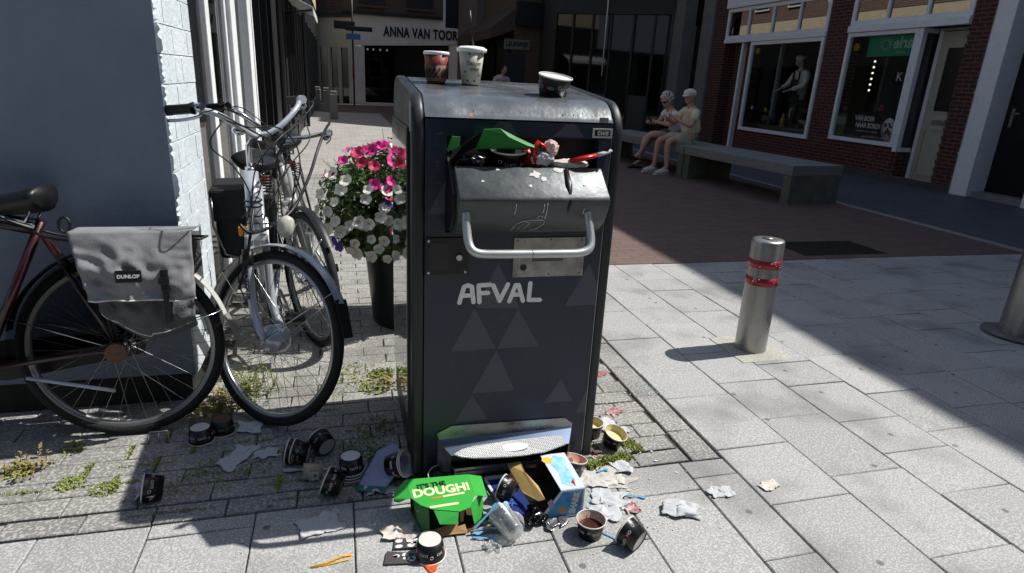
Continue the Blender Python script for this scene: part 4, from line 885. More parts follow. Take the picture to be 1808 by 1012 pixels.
def bicycle(name,label,P):
    t=thing(name,label,'bicycle',P['loc'],rot=P.get('rot',(0,0,P.get('rz',0)))); t.rotation_mode='XYZ'
    fm,fl=P['frame'],P.get('fender',M_silver); WB=P.get('wb',1.10)
    rear=Vector((0,0,RW)); front=Vector((WB,0,RW)); bb=Vector((.45,0,.29))
    ha=R(69); ax=Vector((-math.cos(ha),0,math.sin(ha))); ap=Vector((WB-.055,0,RW))
    st=P.get('steer',0); S=Matrix.Translation(ap)@Matrix.Rotation(st,4,ax)@Matrix.Translation(-ap)
    on=lambda z:ap+ax*((z-RW)/ax.z)
    h0,h1=on(.73),on(.95)
    seat_top=bb+Vector((-.235,0,.52))
    mb=MB()
    mb.tube([h0,h1],P.get('headr',.019),n=18)
    mb.tube([bb,seat_top],.0155,n=12)
    for dz,rr in P['tubes']: 
        f=dz
        if f=='down': mb.tube([h0+ax*.03,bb+Vector((0,0,.0))],rr,n=12)
        elif f=='top': mb.tube([h1-ax*.04,bb+(seat_top-bb)*.93],rr,n=12)
        elif f=='mid': mb.tube([h1-ax*.05,(h0+bb)/2+Vector((-.05,0,.07)),bb+(seat_top-bb)*.35],rr,n=12)
        elif f=='low': mb.tube(spline([h0+ax*.02,(h0+bb)/2+Vector((-.02,0,-.03)),bb]),rr,n=14)
    for s in (1,-1):
        mb.tube([bb+Vector((0,s*.03,0)),rear+Vector((.05,s*.055,0)),rear+Vector((0,s*.06,0))],.009,n=8)
        mb.tube([seat_top-Vector((0,-s*.012,.05)),rear+Vector((.0,s*.06,0.01))],.0075,n=8)
    mb.cyl(bb+Vector((0,-.036,0)),bb+Vector((0,.036,0)),.021)
    obj('frame',mb,fm,t)
    # saddle
    sc=Vector((seat_top.x-.06+P.get('seatdx',0),0,P.get('seatz',.93)))
    obj('seat_post',MB().cyl(seat_top-Vector((0,0,.03)),sc+Vector((.03,0,-.05)),.0125),M_chrome,t)
    vs=[];fs=[]; n=14;k=12
    for i in range(n+1):
        f=i/n; x=-.125+f*.255; wdt=P.get('seatw',.092)*(1-f)**.75*(.55+.45*min(1,f*6+.6))+.02*min(1,(1-f)*5+.4); hh=.032+.03*(1-f); zc=.012*math.sin(f*PI)*-1+(.02*(1-f)**2)
        for j in range(k):
            a=2*PI*j/k; yy=wdt*math.cos(a); zz_=(hh*.55 if math.sin(a)>0 else hh)*math.sin(a); vs.append((sc.x+x,yy,sc.z+zc+zz_))
    for i in range(n):
        for j in range(k): fs.append((i*k+j,i*k+(j+1)%k,(i+1)*k+(j+1)%k,(i+1)*k+j))
    fs+= [tuple(range(k))[::-1],tuple(n*k+j for j in range(k))]
    sdl=obj('saddle',MB().add(vs,fs,True),M_leather,t)
    obj('saddle_springs',MB().tube([sc+Vector((-.09,.05,-.03+.0)),sc+Vector((-.07,.045,-.075)),sc+Vector((.0,.01,-.06))],.006,n=6).tube([sc+Vector((-.09,-.05,-.03)),sc+Vector((-.07,-.045,-.075)),sc+Vector((.0,-.01,-.06))],.006,n=6),M_chrome,sdl)
    wheel(t,rear,0,hubr=.03,hubw=.055,rimm=P.get('rim'))
    # fork + front wheel turned by S
    mb=MB(); fkr=P.get('forkr',.0115)
    mb.cyl(on(.70),on(.73),.024)
    for s in (1,-1):
        mb.tube(spline([on(.71)+Vector((0,s*.035,0)),on(.62)+Vector((0,s*.045,0)),on(.45)+Vector((.004,s*.05,0)),front+Vector((0,s*.055,0))],5),[fkr]*14+[fkr*.75]*2,n=10,M=S)
    mb.add(*[(lambda m:(m.v,m.f))(MB().box((-.02,-.042,-.014),(.02,.042,.014),bev=.006))][0],M=S@Matrix.Translation(on(.71)))
    fk=obj('fork',mb,fm,t)
    if P.get('forktext'):
        q=MB(); s=P.get('fts',-1); z0,z1=on(.66),on(.43); d=(z0-z1).normalized()
        base=(z0+z1)/2+Vector((.0,s*(.05+fkr+.0006),0))
        Xv=-d; nv=Vector((0,s,0)); MM=Matrix((Xv,nv.cross(Xv),nv)).transposed().to_4x4(); MM.translation=base
        text(q,P['forktext'],.03,S@MM,bold=.001,sx=1.0); obj('lettering',q,M_blkp,fk)
    wf=wheel(t,front,0,mx=S,hubr=P.get('hubr',.02),hubw=P.get('hubw',.045),hubm=P.get('hubm'),rimm=P.get('rim'))
    obj('front_fender',fender(S,front,R(38),R(178) if P.get('longf') else R(150)),fl,t)
    obj('rear_fender',fender(Matrix.Identity(4),rear,R(12),R(P.get('rfend',198))),P.get('rfender',fl),t)
    for M_,c,sg in ((S,front,1),(Matrix.Identity(4),rear,-1)):
        mb=MB()
        for s in (1,-1):
            a=R(150) if sg>0 else R(160); mb.tube([c+Vector((0,s*.055,0)),c+Vector((.37*math.cos(a),s*.024,.37*math.sin(a)))],.0022,n=5,M=M_)
            if sg>0: a=R(45); 
            else: a=R(20)
            mb.tube([c+Vector((0,s*.055,0)),c+Vector((.37*math.cos(a),s*.024,.37*math.sin(a)))],.0022,n=5,M=M_)
        obj('fender_stay',mb,M_chrome,t)
    # rack
    if P.get('rack',1):
        mb=MB(); zr=RW+.40
        for s in (1,-1):
            mb.tube(spline([(seat_top.x+.02,s*.03,zr+.03),(.12,s*.055,zr),(-.2,s*.06,zr),(-.30,s*.045,zr)],4),.005,n=6)
            mb.tube([(-.18,s*.06,zr),(.0,s*.065,RW)],.005,n=6)
            mb.tube([(.08,s*.06,zr),(.0,s*.065,RW)],.005,n=6)
        for x in (.1,.0,-.1,-.2,-.3): mb.tube([(x,-.055,zr),(x,.055,zr)],.004,n=6)
        obj('rack',mb,P.get('rackm',M_blkp),t)
    # stem + handlebar in steered frame
    zt=P.get('barz',1.10); s0=on(.94); s1=on(zt)+Vector((.03,0,0))
    obj('stem',MB().tube([s0,on(zt-.05),s1+Vector((.03,0,.0))],.0125,n=12,M=S).cyl(s0,s0+ax*.03,.021,M=S),P.get('stemm',M_chrome),t)
    hb=MB(); bc=s1+Vector((.03,0,0)); w_=P.get('barw',.31); rise=P.get('rise',.09); sw=P.get('sweep',.15)
    path=[(-sw,-w_,rise),(-sw*.45,-w_*.93,rise+.01),(.02,-w_*.72,rise),(.035,-w_*.4,rise*.45),(.02,-w_*.15,0.005),(0,0,0)]
    S0_=S; S=S@Matrix.Translation(bc)@Matrix.Rotation(P.get('bartilt',0),4,'X')@Matrix.Translation(-bc)
    full=[bc+Vector(p) for p in path]+[bc+Vector((p[0],-p[1],p[2])) for p in path[-2::-1]]
    hb.tube(spline(full,5),.0112,n=10,M=S); hbo=obj('handlebar',hb,P.get('barm',M_silver if P.get('silverbar') else M_chrome),t)
    for s in (1,-1):
        a=bc+Vector((-sw,s*w_,rise)); b=bc+Vector((-sw*.40,s*w_*.925,rise+.012)); d=(a-b).normalized()
        obj('grip',MB().tube([a+d*.03,a+d*.028,a,b-d*.0,b-d*.015],[.015,.0195,.0185,.0185,.022],n=14,M=S),M_blkp,hbo)
        c=b-d*.03; fwdv=Vector((1,0,0))
        mb=MB().tube([c-d*.02,c+d*.01],.018,n=10,M=S)
        mb.tube(spline([c+Vector((.02,0,-.008)),c+d*.03+Vector((.045,0,-.02)),c+d*.09+Vector((.045,0,-.028)),c+d*.15+Vector((.03,0,-.03))],4),.006,n=8,M=S,sq=.6)
        obj('brake_lever',mb,M_silver if s>0 else M_chrome,hbo)
        # cables
        hubp=front+Vector((-.02,s*.05,.05))
        mb=MB().tube([S@p for p in spline([c+Vector((.03,0,-.01)),c+Vector((.13,-s*.06,-.0)),bc+Vector((.13,-s*.02,-.05)),on(.85)+Vector((.05,s*.02,0))],6)]+spline([S@(on(.80)+Vector((.03,s*.02,0))),S@(on(.6)+Vector((.03,s*.03,0))),S@hubp],5),.0025,n=5)
        obj('cable',mb,M_blkp,t)
    if P.get('bell',1): obj('bell',MB().sphere(bc+Vector((.02,-.10,.03)),.027,12,M=S,sc=(1,1,.7)),M_chrome,hbo)
    S=S0_
    # crank, pedals, chain guard
    ca=P.get('crank',.3); mb=MB()
    for s in (1,-1):
        e=bb+Vector((math.cos(ca)*.17*s,s*.07,-math.sin(ca)*.17*s)); mb.tube([bb+Vector((0,s*.045,0)),e],.008,n=6)
    obj('crank',mb,M_chrome,t)
    for s in (1,-1):
        e=bb+Vector((math.cos(ca)*.17*s,s*.115,-math.sin(ca)*.17*s)); obj('pedal',MB().box((e.x-.045,e.y-.045,e.z-.012),(e.x+.045,e.y+.045,e.z+.012),bev=.004),M_blkp,t)
    obj('chain_guard',MB().poly([(.56,-.052,.35),(.56,-.052,.24),(.40,-.052,.225),(-.05,-.052,.30),(-.06,-.052,.385),(.40,-.052,.375)],.018,(0,-1,0)),P.get('guard',M_blkp),t)
    obj('kickstand',MB().tube([(.3,.05,.28),(.22,.12,.01)] if P.get('stand') else [(.3,.05,.26),(.02,.075,.2)],.007,n=6),M_silver,t)
    if not P.get('nolamp'): obj('rear_lamp',MB().box((-.345,-.03,.70),(-.32,.03,.76),bev=.006),mat('red_lens','7a1010',rough=.15),t)
    if P.get('coat'):
        a0=[(.02,.37),(.24,.56)]
        mb=MB()
        for s in (1,-1):
            pts=[(.02,s*.045,RW)]+[(.36*math.cos(a),s*.034,RW+.36*math.sin(a)) for a in [R(-5+13*k) for k in range(11)]]
            mb.poly(pts,.002,(0,s,0))
        obj('coat_guard',mb,P['coat'],t)
    return t,S,on,front,bc
coat=glassmat('smoke_vinyl',(.74,.74,.74),rough=.25,f0=.0)
# --- red bicycle along the wall (faces left, leaning on the wall)
A,_,_,_,_=bicycle('bicycle','old dark red bicycle with grey canvas panniers leaning on the shaded wall',dict(loc=(-.80,2.368,0),rot=(R(8),0,PI),frame=M_darkred,fender=M_blkp,rfender=M_blkp,tubes=[('down',.015),('top',.0145)],seatz=.885,seatdx=.16,coat=coat,rim=mat('old_rim','8a8a88',rough=.35,metal=.7,var=.2),crank=.1,nolamp=1,rfend=134,wb=1.12,rackm=M_blkp))
A.rotation_euler=Matrix.Rotation(R(-8),3,'X').to_4x4().__matmul__(Matrix.Rotation(PI,4,'Z')).to_euler()
obj('fender_end',fender(Matrix.Identity(4),(0,0,RW),R(134.5),R(163),rad=.367),mat('pale_plastic','b5b5ae',rough=.4),A)
obj('fender_flap',MB().poly([(-.355,-.03,.45),(-.355,.03,.45),(-.40,.035,.375),(-.385,.0,.345),(-.40,-.035,.375)],.003,(-1,0,0)),mat('grey_flap','7d7d7a',rough=.5),A)
# pannier in bike space: x towards front (left in the picture); camera side is y>0
M_canv=mat('grey_canvas','7f8082',rough=.85,var=.28,scale=7,bump=.25,bscale=300)
M_canvd=mat('dark_canvas','5a5b5e',rough=.85,var=.15,scale=9,bump=.5,bscale=120)
pan=thing('pannier_bag','worn grey canvas pannier bag hanging over the rear wheel of the red bicycle','bag',A.location[:]); pan.rotation_euler=A.rotation_euler
def cloth(fx,nu,nv,m,name,parent,th=.004,label=None):
    vs=[];fs=[]
    for i in range(nu+1):
        for j in range(nv+1): vs.append(fx(i/nu,j/nv))
    for i in range(nu):
        for j in range(nv): a=i*(nv+1)+j; fs.append((a,a+1,a+nv+2,a+nv+1))
    o=obj(name,MB().add(vs,fs,True),m,parent,label=label); md=o.modifiers.new('s','SOLIDIFY'); md.thickness=th; md.offset=0; return o
def nz(x,y,s=1): return noise.noise(Vector((x*s,y*s,3.1)))
def bagbody(u,v):   # u along bike (0 = rear/right in the picture), v down
    x=-.26+u*.36- .075*u*v - .01*v*(1-u); lo=.40+ .045*math.sin(u*PI)*-1 + (.03 if u<.5 else .02)
    z=.765-v*(.765-lo)-0*u
    if u>.5: z+=v*.05*(u-.5)*2
    y=.058+.050*math.sin(PI*min(1,v*1.0)*.85)*math.sin(PI*(.06+u*.88))**.5+.020*nz(u*5,v*6)+.030*(.5-abs(nz(u*4+v*2,v*5-u*3)))*min(1,v*3)+.010*(.5-abs(nz(u*9,v*10)))
    if v>.97: y=.07
    return (x,y,z)
cloth(bagbody,36,36,M_canvd,'bag_body',pan)
def flap(u,v):
    x=-.275+u*.385-.01*v; 
    if v<.22: f=v/.22; y=-.06+.15*f; z=.785-.012*abs(f-.4)
    else:
        f=(v-.22)/.78; y=.098+.035*math.sin(f*2.4)*(.4+.6*math.sin(PI*u))+.016*nz(u*4+9,f*4)*f*2.2+.030*(.45-abs(nz(u*5+f*3,f*4-u*2)))*min(1,f*2)+.02*f*f; z=.78-f*.235-.02*f*nz(u*3,7); x+=-f*u*.05
    return (x,y,z)
cloth(flap,40,40,M_canv,'bag_flap',pan,label='crumpled sun bleached flap')
cloth(lambda u,v:(-.26+u*.36,-.10-.03*math.sin(PI*v),.76-v*.33),10,10,M_canvd,'rear_bag',pan)
obj('binding',MB().tube([Vector(flap(u/30,.995)) for u in range(31)],.0035,n=6).tube([Vector(bagbody(u/30,.93)) for u in range(31)],.003,n=6),mat('pale_binding','c9c7c0',rough=.7),pan)
lb=obj('label_patch',MB().box((-.125,.157,.610),(-.045,.166,.652),bev=.002),M_blkp,pan)
mb=MB(); text(mb,'DUNLOP',.017,Matrix.Translation((-.085,.1667,.631))@Matrix.Rotation(PI,4,'Z')@Matrix.Rotation(PI/2,4,'X'),bold=.0006,sx=1.0); obj('lettering',mb,M_frame,lb)
obj('buckle',MB().box((-.205,.138,.575),(-.180,.160,.65),bev=.003).box((-.21,.16,.60),(-.175,.167,.625),bev=.003),M_blkp,pan)
obj('strap',MB().box((-.20,.12,.46),(-.185,.155,.575)),M_blkp,pan)
obj('carry_ring',MB().tube([(.125+.018*math.cos(t),.06,.80+.026*math.sin(t)) for t in [k*.5 for k in range(13)]],.005,n=6,closed=True),M_blkp,A)
obj('dynamo',MB().cyl((.0,.07,RW),(.0,.10,RW),.035,n=16),mat('rusty_brown','6b4a38',rough=.6,var=.3,scale=40,metal=.3),A)
# --- silver city bicycle, front wheel turned towards the right
hB=math.atan2(-1,.08); steer=R(45)
Bx,Sb,onb,fb,bcb=bicycle('bicycle','silver city bicycle facing the camera with its front wheel turned, nearest of the parked pair',dict(loc=(-.282-1.10*math.cos(hB)-.02,2.40-1.10*math.sin(hB),0),rot=(R(1.5),0,hB),bartilt=R(17),headr=.029,seatw=.115,frame=M_silver,fender=M_silver,tubes=[('low',.026),('mid',.019)],steer=steer,forktext='SISSATOUR',forkr=.016,hubr=.056,hubw=.046,hubm=M_silver,barw=.27,rise=.10,sweep=.10,barz=1.10,seatz=.90,silverbar=1,stand=1,longf=1))
obj('headlamp',MB().lathe([(0,-.03),(.022,-.026),(.030,-.01),(.033,.0),(.030,.02),(.022,.027),(.0,.030)],16,Sb@Matrix.Translation(onb(.80)+Vector((.10,.075,-.03)))@Matrix.Rotation(PI/2,4,'Y')@Matrix.Scale(1.4,4,(1,0,0))),mat('lamp_lens','b9b8ac',rough=.15,var=.1),Bx)
obj('mudflap',MB().poly([(fb.x+.37*math.cos(R(40)),-.03,fb.z+.37*math.sin(R(40))),(fb.x+.37*math.cos(R(40)),.03,fb.z+.37*math.sin(R(40))),(fb.x+.37*math.cos(R(18)),.026,fb.z+.37*math.sin(R(18))),(fb.x+.37*math.cos(R(18)),-.026,fb.z+.37*math.sin(R(18)))],.003,(0,0,1),M=Sb),M_blkp,Bx)
obj('basket_clip',MB().box((bcb.x-.01,-.03,bcb.z-.055),(bcb.x+.025,.03,bcb.z-.02),bev=.01,M=Sb),M_blkp,Bx)
obj('display',MB().box((-.02,-.022,-.006),(.02,.022,.006),M=Sb@Matrix.Translation(bcb+Vector((.0,.06,.03)))@Matrix.Rotation(-.5,4,'Y'),bev=.004),M_blkp,Bx)
obj('reflector',MB().box((.42,-.10,.60),(.44,-.06,.645),bev=.004),mat('amber','c07a10',rough=.2,emis=None),Bx)
pb=thing('pannier_bag','black pannier bag on the silver bicycle beside the white wall','bag',Bx.location[:]); pb.rotation_euler=Bx.rotation_euler
M_bag=mat('black_canvas','111214',rough=.7,var=.2,bump=.3)
obj('bag_body',MB().box((-.2,-.22,.42),(.18,-.08,.76),bev=.03),M_bag,pb); obj('bag_flap',MB().box((-.21,-.235,.62),(.19,-.07,.775),bev=.012),M_bag,pb)
obj('bag_trim',MB().tube([(.185,-.225,.74),(.19,-.23,.6),(.185,-.19,.45),(.18,-.1,.42)],.006,n=5),M_rim,pb)
pb2=thing('battery_pack','black battery box with silver lock standing behind the seat tube of the silver bicycle','battery',Bx.location[:]); pb2.rotation_euler=Bx.rotation_euler
obj('case',MB().box((.14,-.06,.36),(.22,.06,.74),bev=.012),M_bag,pb2); obj('lock',MB().cyl((.22,-.02,.6),(.23,-.02,.6),.018),M_chrome,pb2)
mb=MB()
for pts,rr in (([(-.409,2.44,1.19),(-.36,2.40,1.17),(-.30,2.44,1.13),(-.23,2.62,1.06),(-.19,2.78,.95),(-.21,2.8,.80)],.003),([(-.38,2.43,1.165),(-.30,2.36,1.15),(-.22,2.5,1.14),(-.17,2.7,1.05),(-.18,2.85,.9),(-.25,2.72,.75),(-.36,2.52,.78)],.003),
    ([(-.17,2.85,1.20),(-.13,2.72,1.17),(-.22,2.52,1.10),(-.30,2.46,1.0),(-.33,2.47,.86),(-.37,2.52,.80)],.0028),([(-.05,3.34,1.10),(-.07,3.1,1.08),(-.10,2.96,1.01),(-.14,2.86,.90),(-.20,2.76,.79),(-.27,2.64,.745),(-.34,2.5,.745),(-.38,2.5,.78)],.007),
    ([(-.29,2.44,1.10),(-.27,2.40,1.03),(-.29,2.42,.92),(-.34,2.47,.84)],.0026),([(-.40,2.46,1.16),(-.44,2.42,1.08),(-.37,2.44,1.0),(-.33,2.48,.88),(-.38,2.56,.72),(-.40,2.5,.55),(-.33,2.42,.40)],.0026),
    ([(-.15,2.80,1.16),(-.12,2.7,1.08),(-.20,2.6,.98),(-.27,2.5,.84)],.0026)):
    mb.tube(spline(pts,6),rr,n=6)
cbo=obj('cable_bundle',mb,M_blkp,Bx,True); 
for z_,r_ in ((.845,.034),(.825,.034),(.79,.033)):
    c_=Sb@onb(z_); obj('cable_tie',MB().lathe([(r_-.003,-.003),(r_,-.003),(r_,.003),(r_-.003,.003),(r_-.003,-.003)],20,Matrix.Translation(c_)),M_blkp,Bx)
obj('handlebar_lock',MB().box((bcb.x-.02,.05,bcb.z-.015),(bcb.x+.03,.12,bcb.z+.02),M=Sb,bev=.008),M_blkp,Bx)
obj('front_carrier',MB().tube([onb(.80)+Vector((.06,-.06,.02)),onb(.80)+Vector((.08,-.065,-.16)),onb(.80)+Vector((.06,-.06,-.3))],.006,n=6,M=Sb).tube([onb(.80)+Vector((.06,.06,.02)),onb(.80)+Vector((.08,.065,-.16)),onb(.80)+Vector((.06,.06,-.3))],.006,n=6,M=Sb),M_blkp,Bx)
obj('suspension_boot',MB().cyl(Sb@(onb(.66)+Vector((0,-.05,0))),Sb@(onb(.60)+Vector((0,-.05,0))),.021,n=16),M_blkp,Bx)
# --- second city bicycle behind it
hC=math.atan2(-1,.05)
bicycle('bicycle','pale grey bicycle with black saddle parked behind the silver one beside the flowers',dict(loc=(-.13-1.08*math.cos(hC),3.15-1.08*math.sin(hC),0),rot=(R(10),0,hC),seatw=.11,frame=mat('cream_paint','8f908d',rough=.35,var=.05),fender=M_blkp,tubes=[('low',.016),('mid',.015)],steer=R(22),bartilt=R(-16),wb=1.08,barw=.29,rise=.07,sweep=.12,barz=1.03,seatz=.93,stand=1,bell=0))
# ================================================================ FLOWER PLANTER
pl_=thing('planter','tall black tapered planter pot behind the waste bin','planter',(.365,3.45,0))
obj('pot',MB().lathe([(0,.0),(.215,.0),(.218,.01),(.262,.50),(.268,.54),(.25,.54),(.245,.48),(0,.48)],36),mat('black_pot','17181a',rough=.35,var=.15),pl_)
obj('soil',MB().lathe([(0,.50),(.246,.49)],20),mat('soil','2c221a',rough=.95),pl_)
pt=thing('petunia_plant','lush petunias in pink, white and purple spilling out of the black planter','flowers',(.27,3.40,.53)); pt.scale=(1.12,1.1,1.06)
rf=random.Random(21); C0=Vector((0,0,.16))
def shell(k=1):
    while True:
        v=Vector((rf.gauss(0,1),rf.gauss(0,1),rf.gauss(0,1))).normalized()
        p=Vector((v.x*.36,v.y*.30,v.z*.31+.15))*1
        if p.z<-.1 and p.length<.25: continue
        if p.x>0: p.x*=.85
        return p,v
mb=MB()
for _ in range(10000):
    p,v=shell(); p=p*rf.uniform(.55,1.0)
    if p.z<-.1: p.x*=1.02
    # clumpy: skip by noise so gaps appear
    if noise.noise(p*9)<-.22 and p.length>.2: continue
    L_=rf.uniform(.012,.026); n_=(v+Vector((rf.uniform(-1,1),rf.uniform(-1,1),rf.uniform(-.4,1)))*.8).normalized(); u=n_.orthogonal().normalized(); u.rotate(Matrix.Rotation(rf.random()*6.28,3,n_)); w2=n_.cross(u)
    mb.add([p-u*L_,p+w2*L_*.45,p+u*L_+n_*-L_*.3,p-w2*L_*.45],[(0,1,2,3)])
for _ in range(60):
    p,v=shell(); q=p*1.0+Vector((rf.uniform(-.03,.03),0,rf.uniform(-.02,.06))); mb.tube([p*.4,q*1.04],.0015,n=3)
obj('foliage',mb,mat('petunia_leaf','55702f',rough=.6,var=0,col2='2c3f1d',scale=25),pt)
def bloom():
    mb=MB(); n=30; vs=[(0,0,-.014)]; 
    for ring,(r,z) in enumerate(((.006,-.006),(.016,.0),(.027,.003))):
        for k in range(n):
            t=2*PI*k/n; lob=1+ (.16 if ring==2 else .08)*abs(math.cos(2.5*t))**.6*(1) - (.10 if ring==2 else 0)
            vs.append((r*lob*math.cos(t),r*lob*math.sin(t),z+.003*math.sin(5*t+1)*(ring==2)))
    fs=[(0,1+k,1+(k+1)%n) for k in range(n)]
    for ring in range(2):
        for k in range(n): a=1+ring*n; fs.append((a+k,a+n+k,a+n+(k+1)%n,a+(k+1)%n))
    return mb.add(vs,fs,True)
bmesh_={}
for nme,col in (('white_petal','cfcdc0'),('pink_petal','c2277e'),('red_petal','a81446'),('purple_petal','5b3f9a'),('light_pink_petal','c05090')):
    me=bloom().me('bloom'); me.materials.append(mat(nme,col,rough=.6,var=.12,scale=60)); bmesh_[nme]=me
spec=[]
def bl(px,pz,c,s=1): spec.append((px,pz,c,s))
W_,P_,R_,U_,L2='white_petal','pink_petal','red_petal','purple_petal','light_pink_petal'
# relative to plant origin seen from the camera side: (x, z)
for a in [(-.27,.10),(-.21,.09),(-.25,.05),(-.17,.11),(-.13,.105),(-.12,.03),(-.30,.14),(-.19,.0),(-.09,-.02),(-.18,-.06),(-.12,-.07),(-.05,-.08),(-.21,-.05),(-.27,.19),(-.24,.25),(-.28,.31),(-.22,.29),(-.14,.22),(-.02,.22),(.0,.44),(-.05,.26),(.03,.4),(.05,.30),(-.08,.14),(-.01,.08),(.08,.12),(-.33,.21),(-.30,.05),(.12,.35),(-.01,-.05),(-.13,.26),(.1,.2)]: bl(*a,W_,rf.uniform(.85,1.25))
for a in [(-.19,.44),(-.09,.46),(-.06,.45),(-.01,.41),(.02,.40),(-.23,.37),(-.03,.30),(-.06,.27),(-.11,.42),(-.02,.38),(.07,.33),(.1,.42)]: bl(*a,P_,rf.uniform(.9,1.15))
for a in [(-.15,.37),(-.13,.43),(-.31,.32),(.04,.35),(-.17,.40),(-.04,.24),(-.2,.46),(.12,.3),(-.1,.36)]: bl(*a,R_,1)
for a in [(.0,.20),(-.04,.21),(.03,.21),(-.30,-.02),(-.28,-.06)]: bl(*a,U_,1)
for i in range(40):
    p,v=shell(); spec.append((p.x,p.z,rf.choice([P_,P_,R_,L2]) if p.z>.24 else rf.choice([W_,W_,W_,L2]),1.05,p,v))
for s in spec:
    if len(s)>4: p,v=s[4],s[5]
    else:
        x,z=s[0],s[1]; e_=math.hypot(x/.36,(z-.15)/.31); x,z=(x,z) if e_<.95 else (x*.95/e_,.15+(z-.15)*.95/e_); q=max(0,1-((x/.36)**2+((z-.15)/.33)**2)); y=-.30*math.sqrt(q)-.01; p=Vector((x,y,z)); v=Vector((x*1.2,y-.25,z-.15+.12)).normalized()
    o=bpy.data.objects.new('bloom',bmesh_[s[2]]); COL.objects.link(o); o.parent=pt; o.location=p*1.02
    d=(v+Vector((rf.uniform(-.3,.3),rf.uniform(-.2,.1),rf.uniform(-.2,.4)))).normalized(); o.rotation_euler=d.to_track_quat('Z','Y').to_euler(); sc=s[3]*(.98 if s[2] in (P_,R_) else .92); o.scale=(sc,sc,sc)
# ================================================================ LITTER
M_tubk=mat('tub_black','111112',rough=.35,var=.1,scale=30); M_tubw=mat('tub_white','c9c8c2',rough=.5,var=.05,scale=30); M_txtw=mat('print_white','d2d2ce',rough=.5,var=.03); M_txtr=mat('print_red','b01c1c',rough=.5,var=.03)
def conemap(z0,ang0,r0=.036,slope=.155,off=.0005):
    def f(v):
        z=z0+v.y; r=r0+slope*z+off; a=ang0+v.x/r; return Vector((r*math.sin(a),-r*math.cos(a),z))
    return f
TUBME={}
def tubmeshes():
    b=MB().lathe([(0,.0035),(.0335,.0035),(.0345,.0),(.0362,.0),(.0450,.056)],48); TUBME['body']=b.me('body')
    b=MB().lathe([(.0448,.0562),(.0440,.055),(.0352,.006),(0,.006)],48); TUBME['lining']=b.me('lining')
    b=MB().lathe([(.0444,.0548),(.0462,.0552),(.0474,.0572),(.0466,.0594),(.0448,.0594),(.0442,.0572)],48); TUBME['rim']=b.me('rim')
    w=MB(); r=MB()
    for a in (0,2.1,4.2):
        text(w,'LUCI',.0115,conemap(.030,a-.44),bold=.0005,sx=1.1,depth=.0002); text(w,'NO',.0115,conemap(.030,a+.42),bold=.0005,sx=1.1,depth=.0002)
        text(w,'gelato',.0035,conemap(.020,a),depth=.0002)
        r.tube([conemap(.030,a+.06)(Vector((x,y,0))) for x,y in ((-.004,.004),(0,-.012),(.004,.004))],.0006,n=4); r.tube([conemap(.030,a+.06)(Vector((.0045*math.cos(t),.005+.004*math.sin(t),0))) for t in [k*.5 for k in range(7)]],.0006,n=4)
        w.tube([conemap(.036,a+1.05)(Vector((.0045*math.cos(t),.0045*math.sin(t),0))) for t in [k*.7 for k in range(10)]],.0008,n=4)
    TUBME['white']=w.me('lettering'); TUBME['red']=r.me('cone_emblem')
    for k,m in (('body',M_tubk),('lining',M_tubw),('rim',M_tubw),('white',M_txtw),('red',M_txtr)): TUBME[k].materials.append(m)
tubmeshes()
GT='black ice cream tubs thrown away around the bin'
def tub(label,loc,rot=(0,0,0),spin=0,fill=None,base=None,sc=1.0,lin_=None,group=GT,rest=True):
    t=thing('ice_cream_tub',label,'tub',loc,group=group); t.rotation_euler=(Matrix.Rotation(rot[2],3,'Z')@Matrix.Rotation(rot[1],3,'Y')@Matrix.Rotation(rot[0],3,'X')@Matrix.Rotation(spin,3,'Z')).to_euler(); t.scale=(sc,sc,sc)
    if rest and loc[2]<.055:
        mr=t.rotation_euler.to_matrix(); lo=min((mr@Vector((r_*math.cos(q),r_*math.sin(q),z_))).z for r_,z_ in ((.0362,0),(.0475,.0585)) for q in [i*PI/24 for i in range(48)]); t.location.z=-lo*sc+.0015
    for k,n_ in (('body','body'),('lining','lining'),('rim','rim'),('white','lettering'),('red','cone_emblem')):
        o=bpy.data.objects.new(n_,TUBME[k]); COL.objects.link(o); o.parent=t
        if k=='lining' and lin_: o.data=TUBME[k].copy(); o.data.materials.clear(); o.data.materials.append(lin_)
    if fill: obj('contents',MB().lathe([(.0,.0575),(.02,.0575),(.0438,.0565)],24) if fill is M_tubw else MB().lathe([(.0,.030),(.02,.031),(.038,.028+.003)],24),fill,t)
    obj('bottom',MB().lathe([(0,.0028),(.0335,.0028)],32),base or M_tubw,t); return t
F=PI
tub('upside-down black tub closest to the red bicycle\'s tyre',(-.546,2.275,.059),(F,0,0),1.2)
tub('upside-down tub with a dull brown bottom by the silver bicycle\'s tyre',(-.478,2.325,.059),(F,0,0),.6,base=mat('brown_stain','5a3a30',rough=.7,var=.2))
tub('black tub lying on its side with a napkin sticking out, far left',(-.595,1.94,.046),(0,-R(80),R(8)),1.3)
tub('left black tub of the two pushed together on their sides',(-.165,2.055,.046),(0,-R(82),R(-12)),.4)
tub('right black tub of the two pushed together, its bottom showing',(-.148,2.052,.0465),(0,-R(81),R(-14)),1.7,sc=.98)
tub('black tub on its side with white bottom toward the camera, beside the pushed together pair',(-.085,2.085,.044),(R(-79),0,R(35)),.8)
s1=tub('upside-down tub at the bottom of the stack left of the white pizza box',(-.005,1.948,.060),(F,0,0),.5)
tub('upside-down tub on top of the stack left of the white pizza box',(-.004,1.949,.082),(F,0,0),PI+.2)
tub('middle upside-down tub of the stack left of the white pizza box',(-.0045,1.9485,.071),(F,0,0),1.5)
tub('tub leaning on its side in front of the stack with its opening to the left',(-.035,1.845,.043),(R(-40),-R(66),R(25)),2.5)
tub('black tub standing tilted in the folded white pizza box, left of the bin foot',(.125,1.90,.056),(0,R(70),R(-28)),2.0)
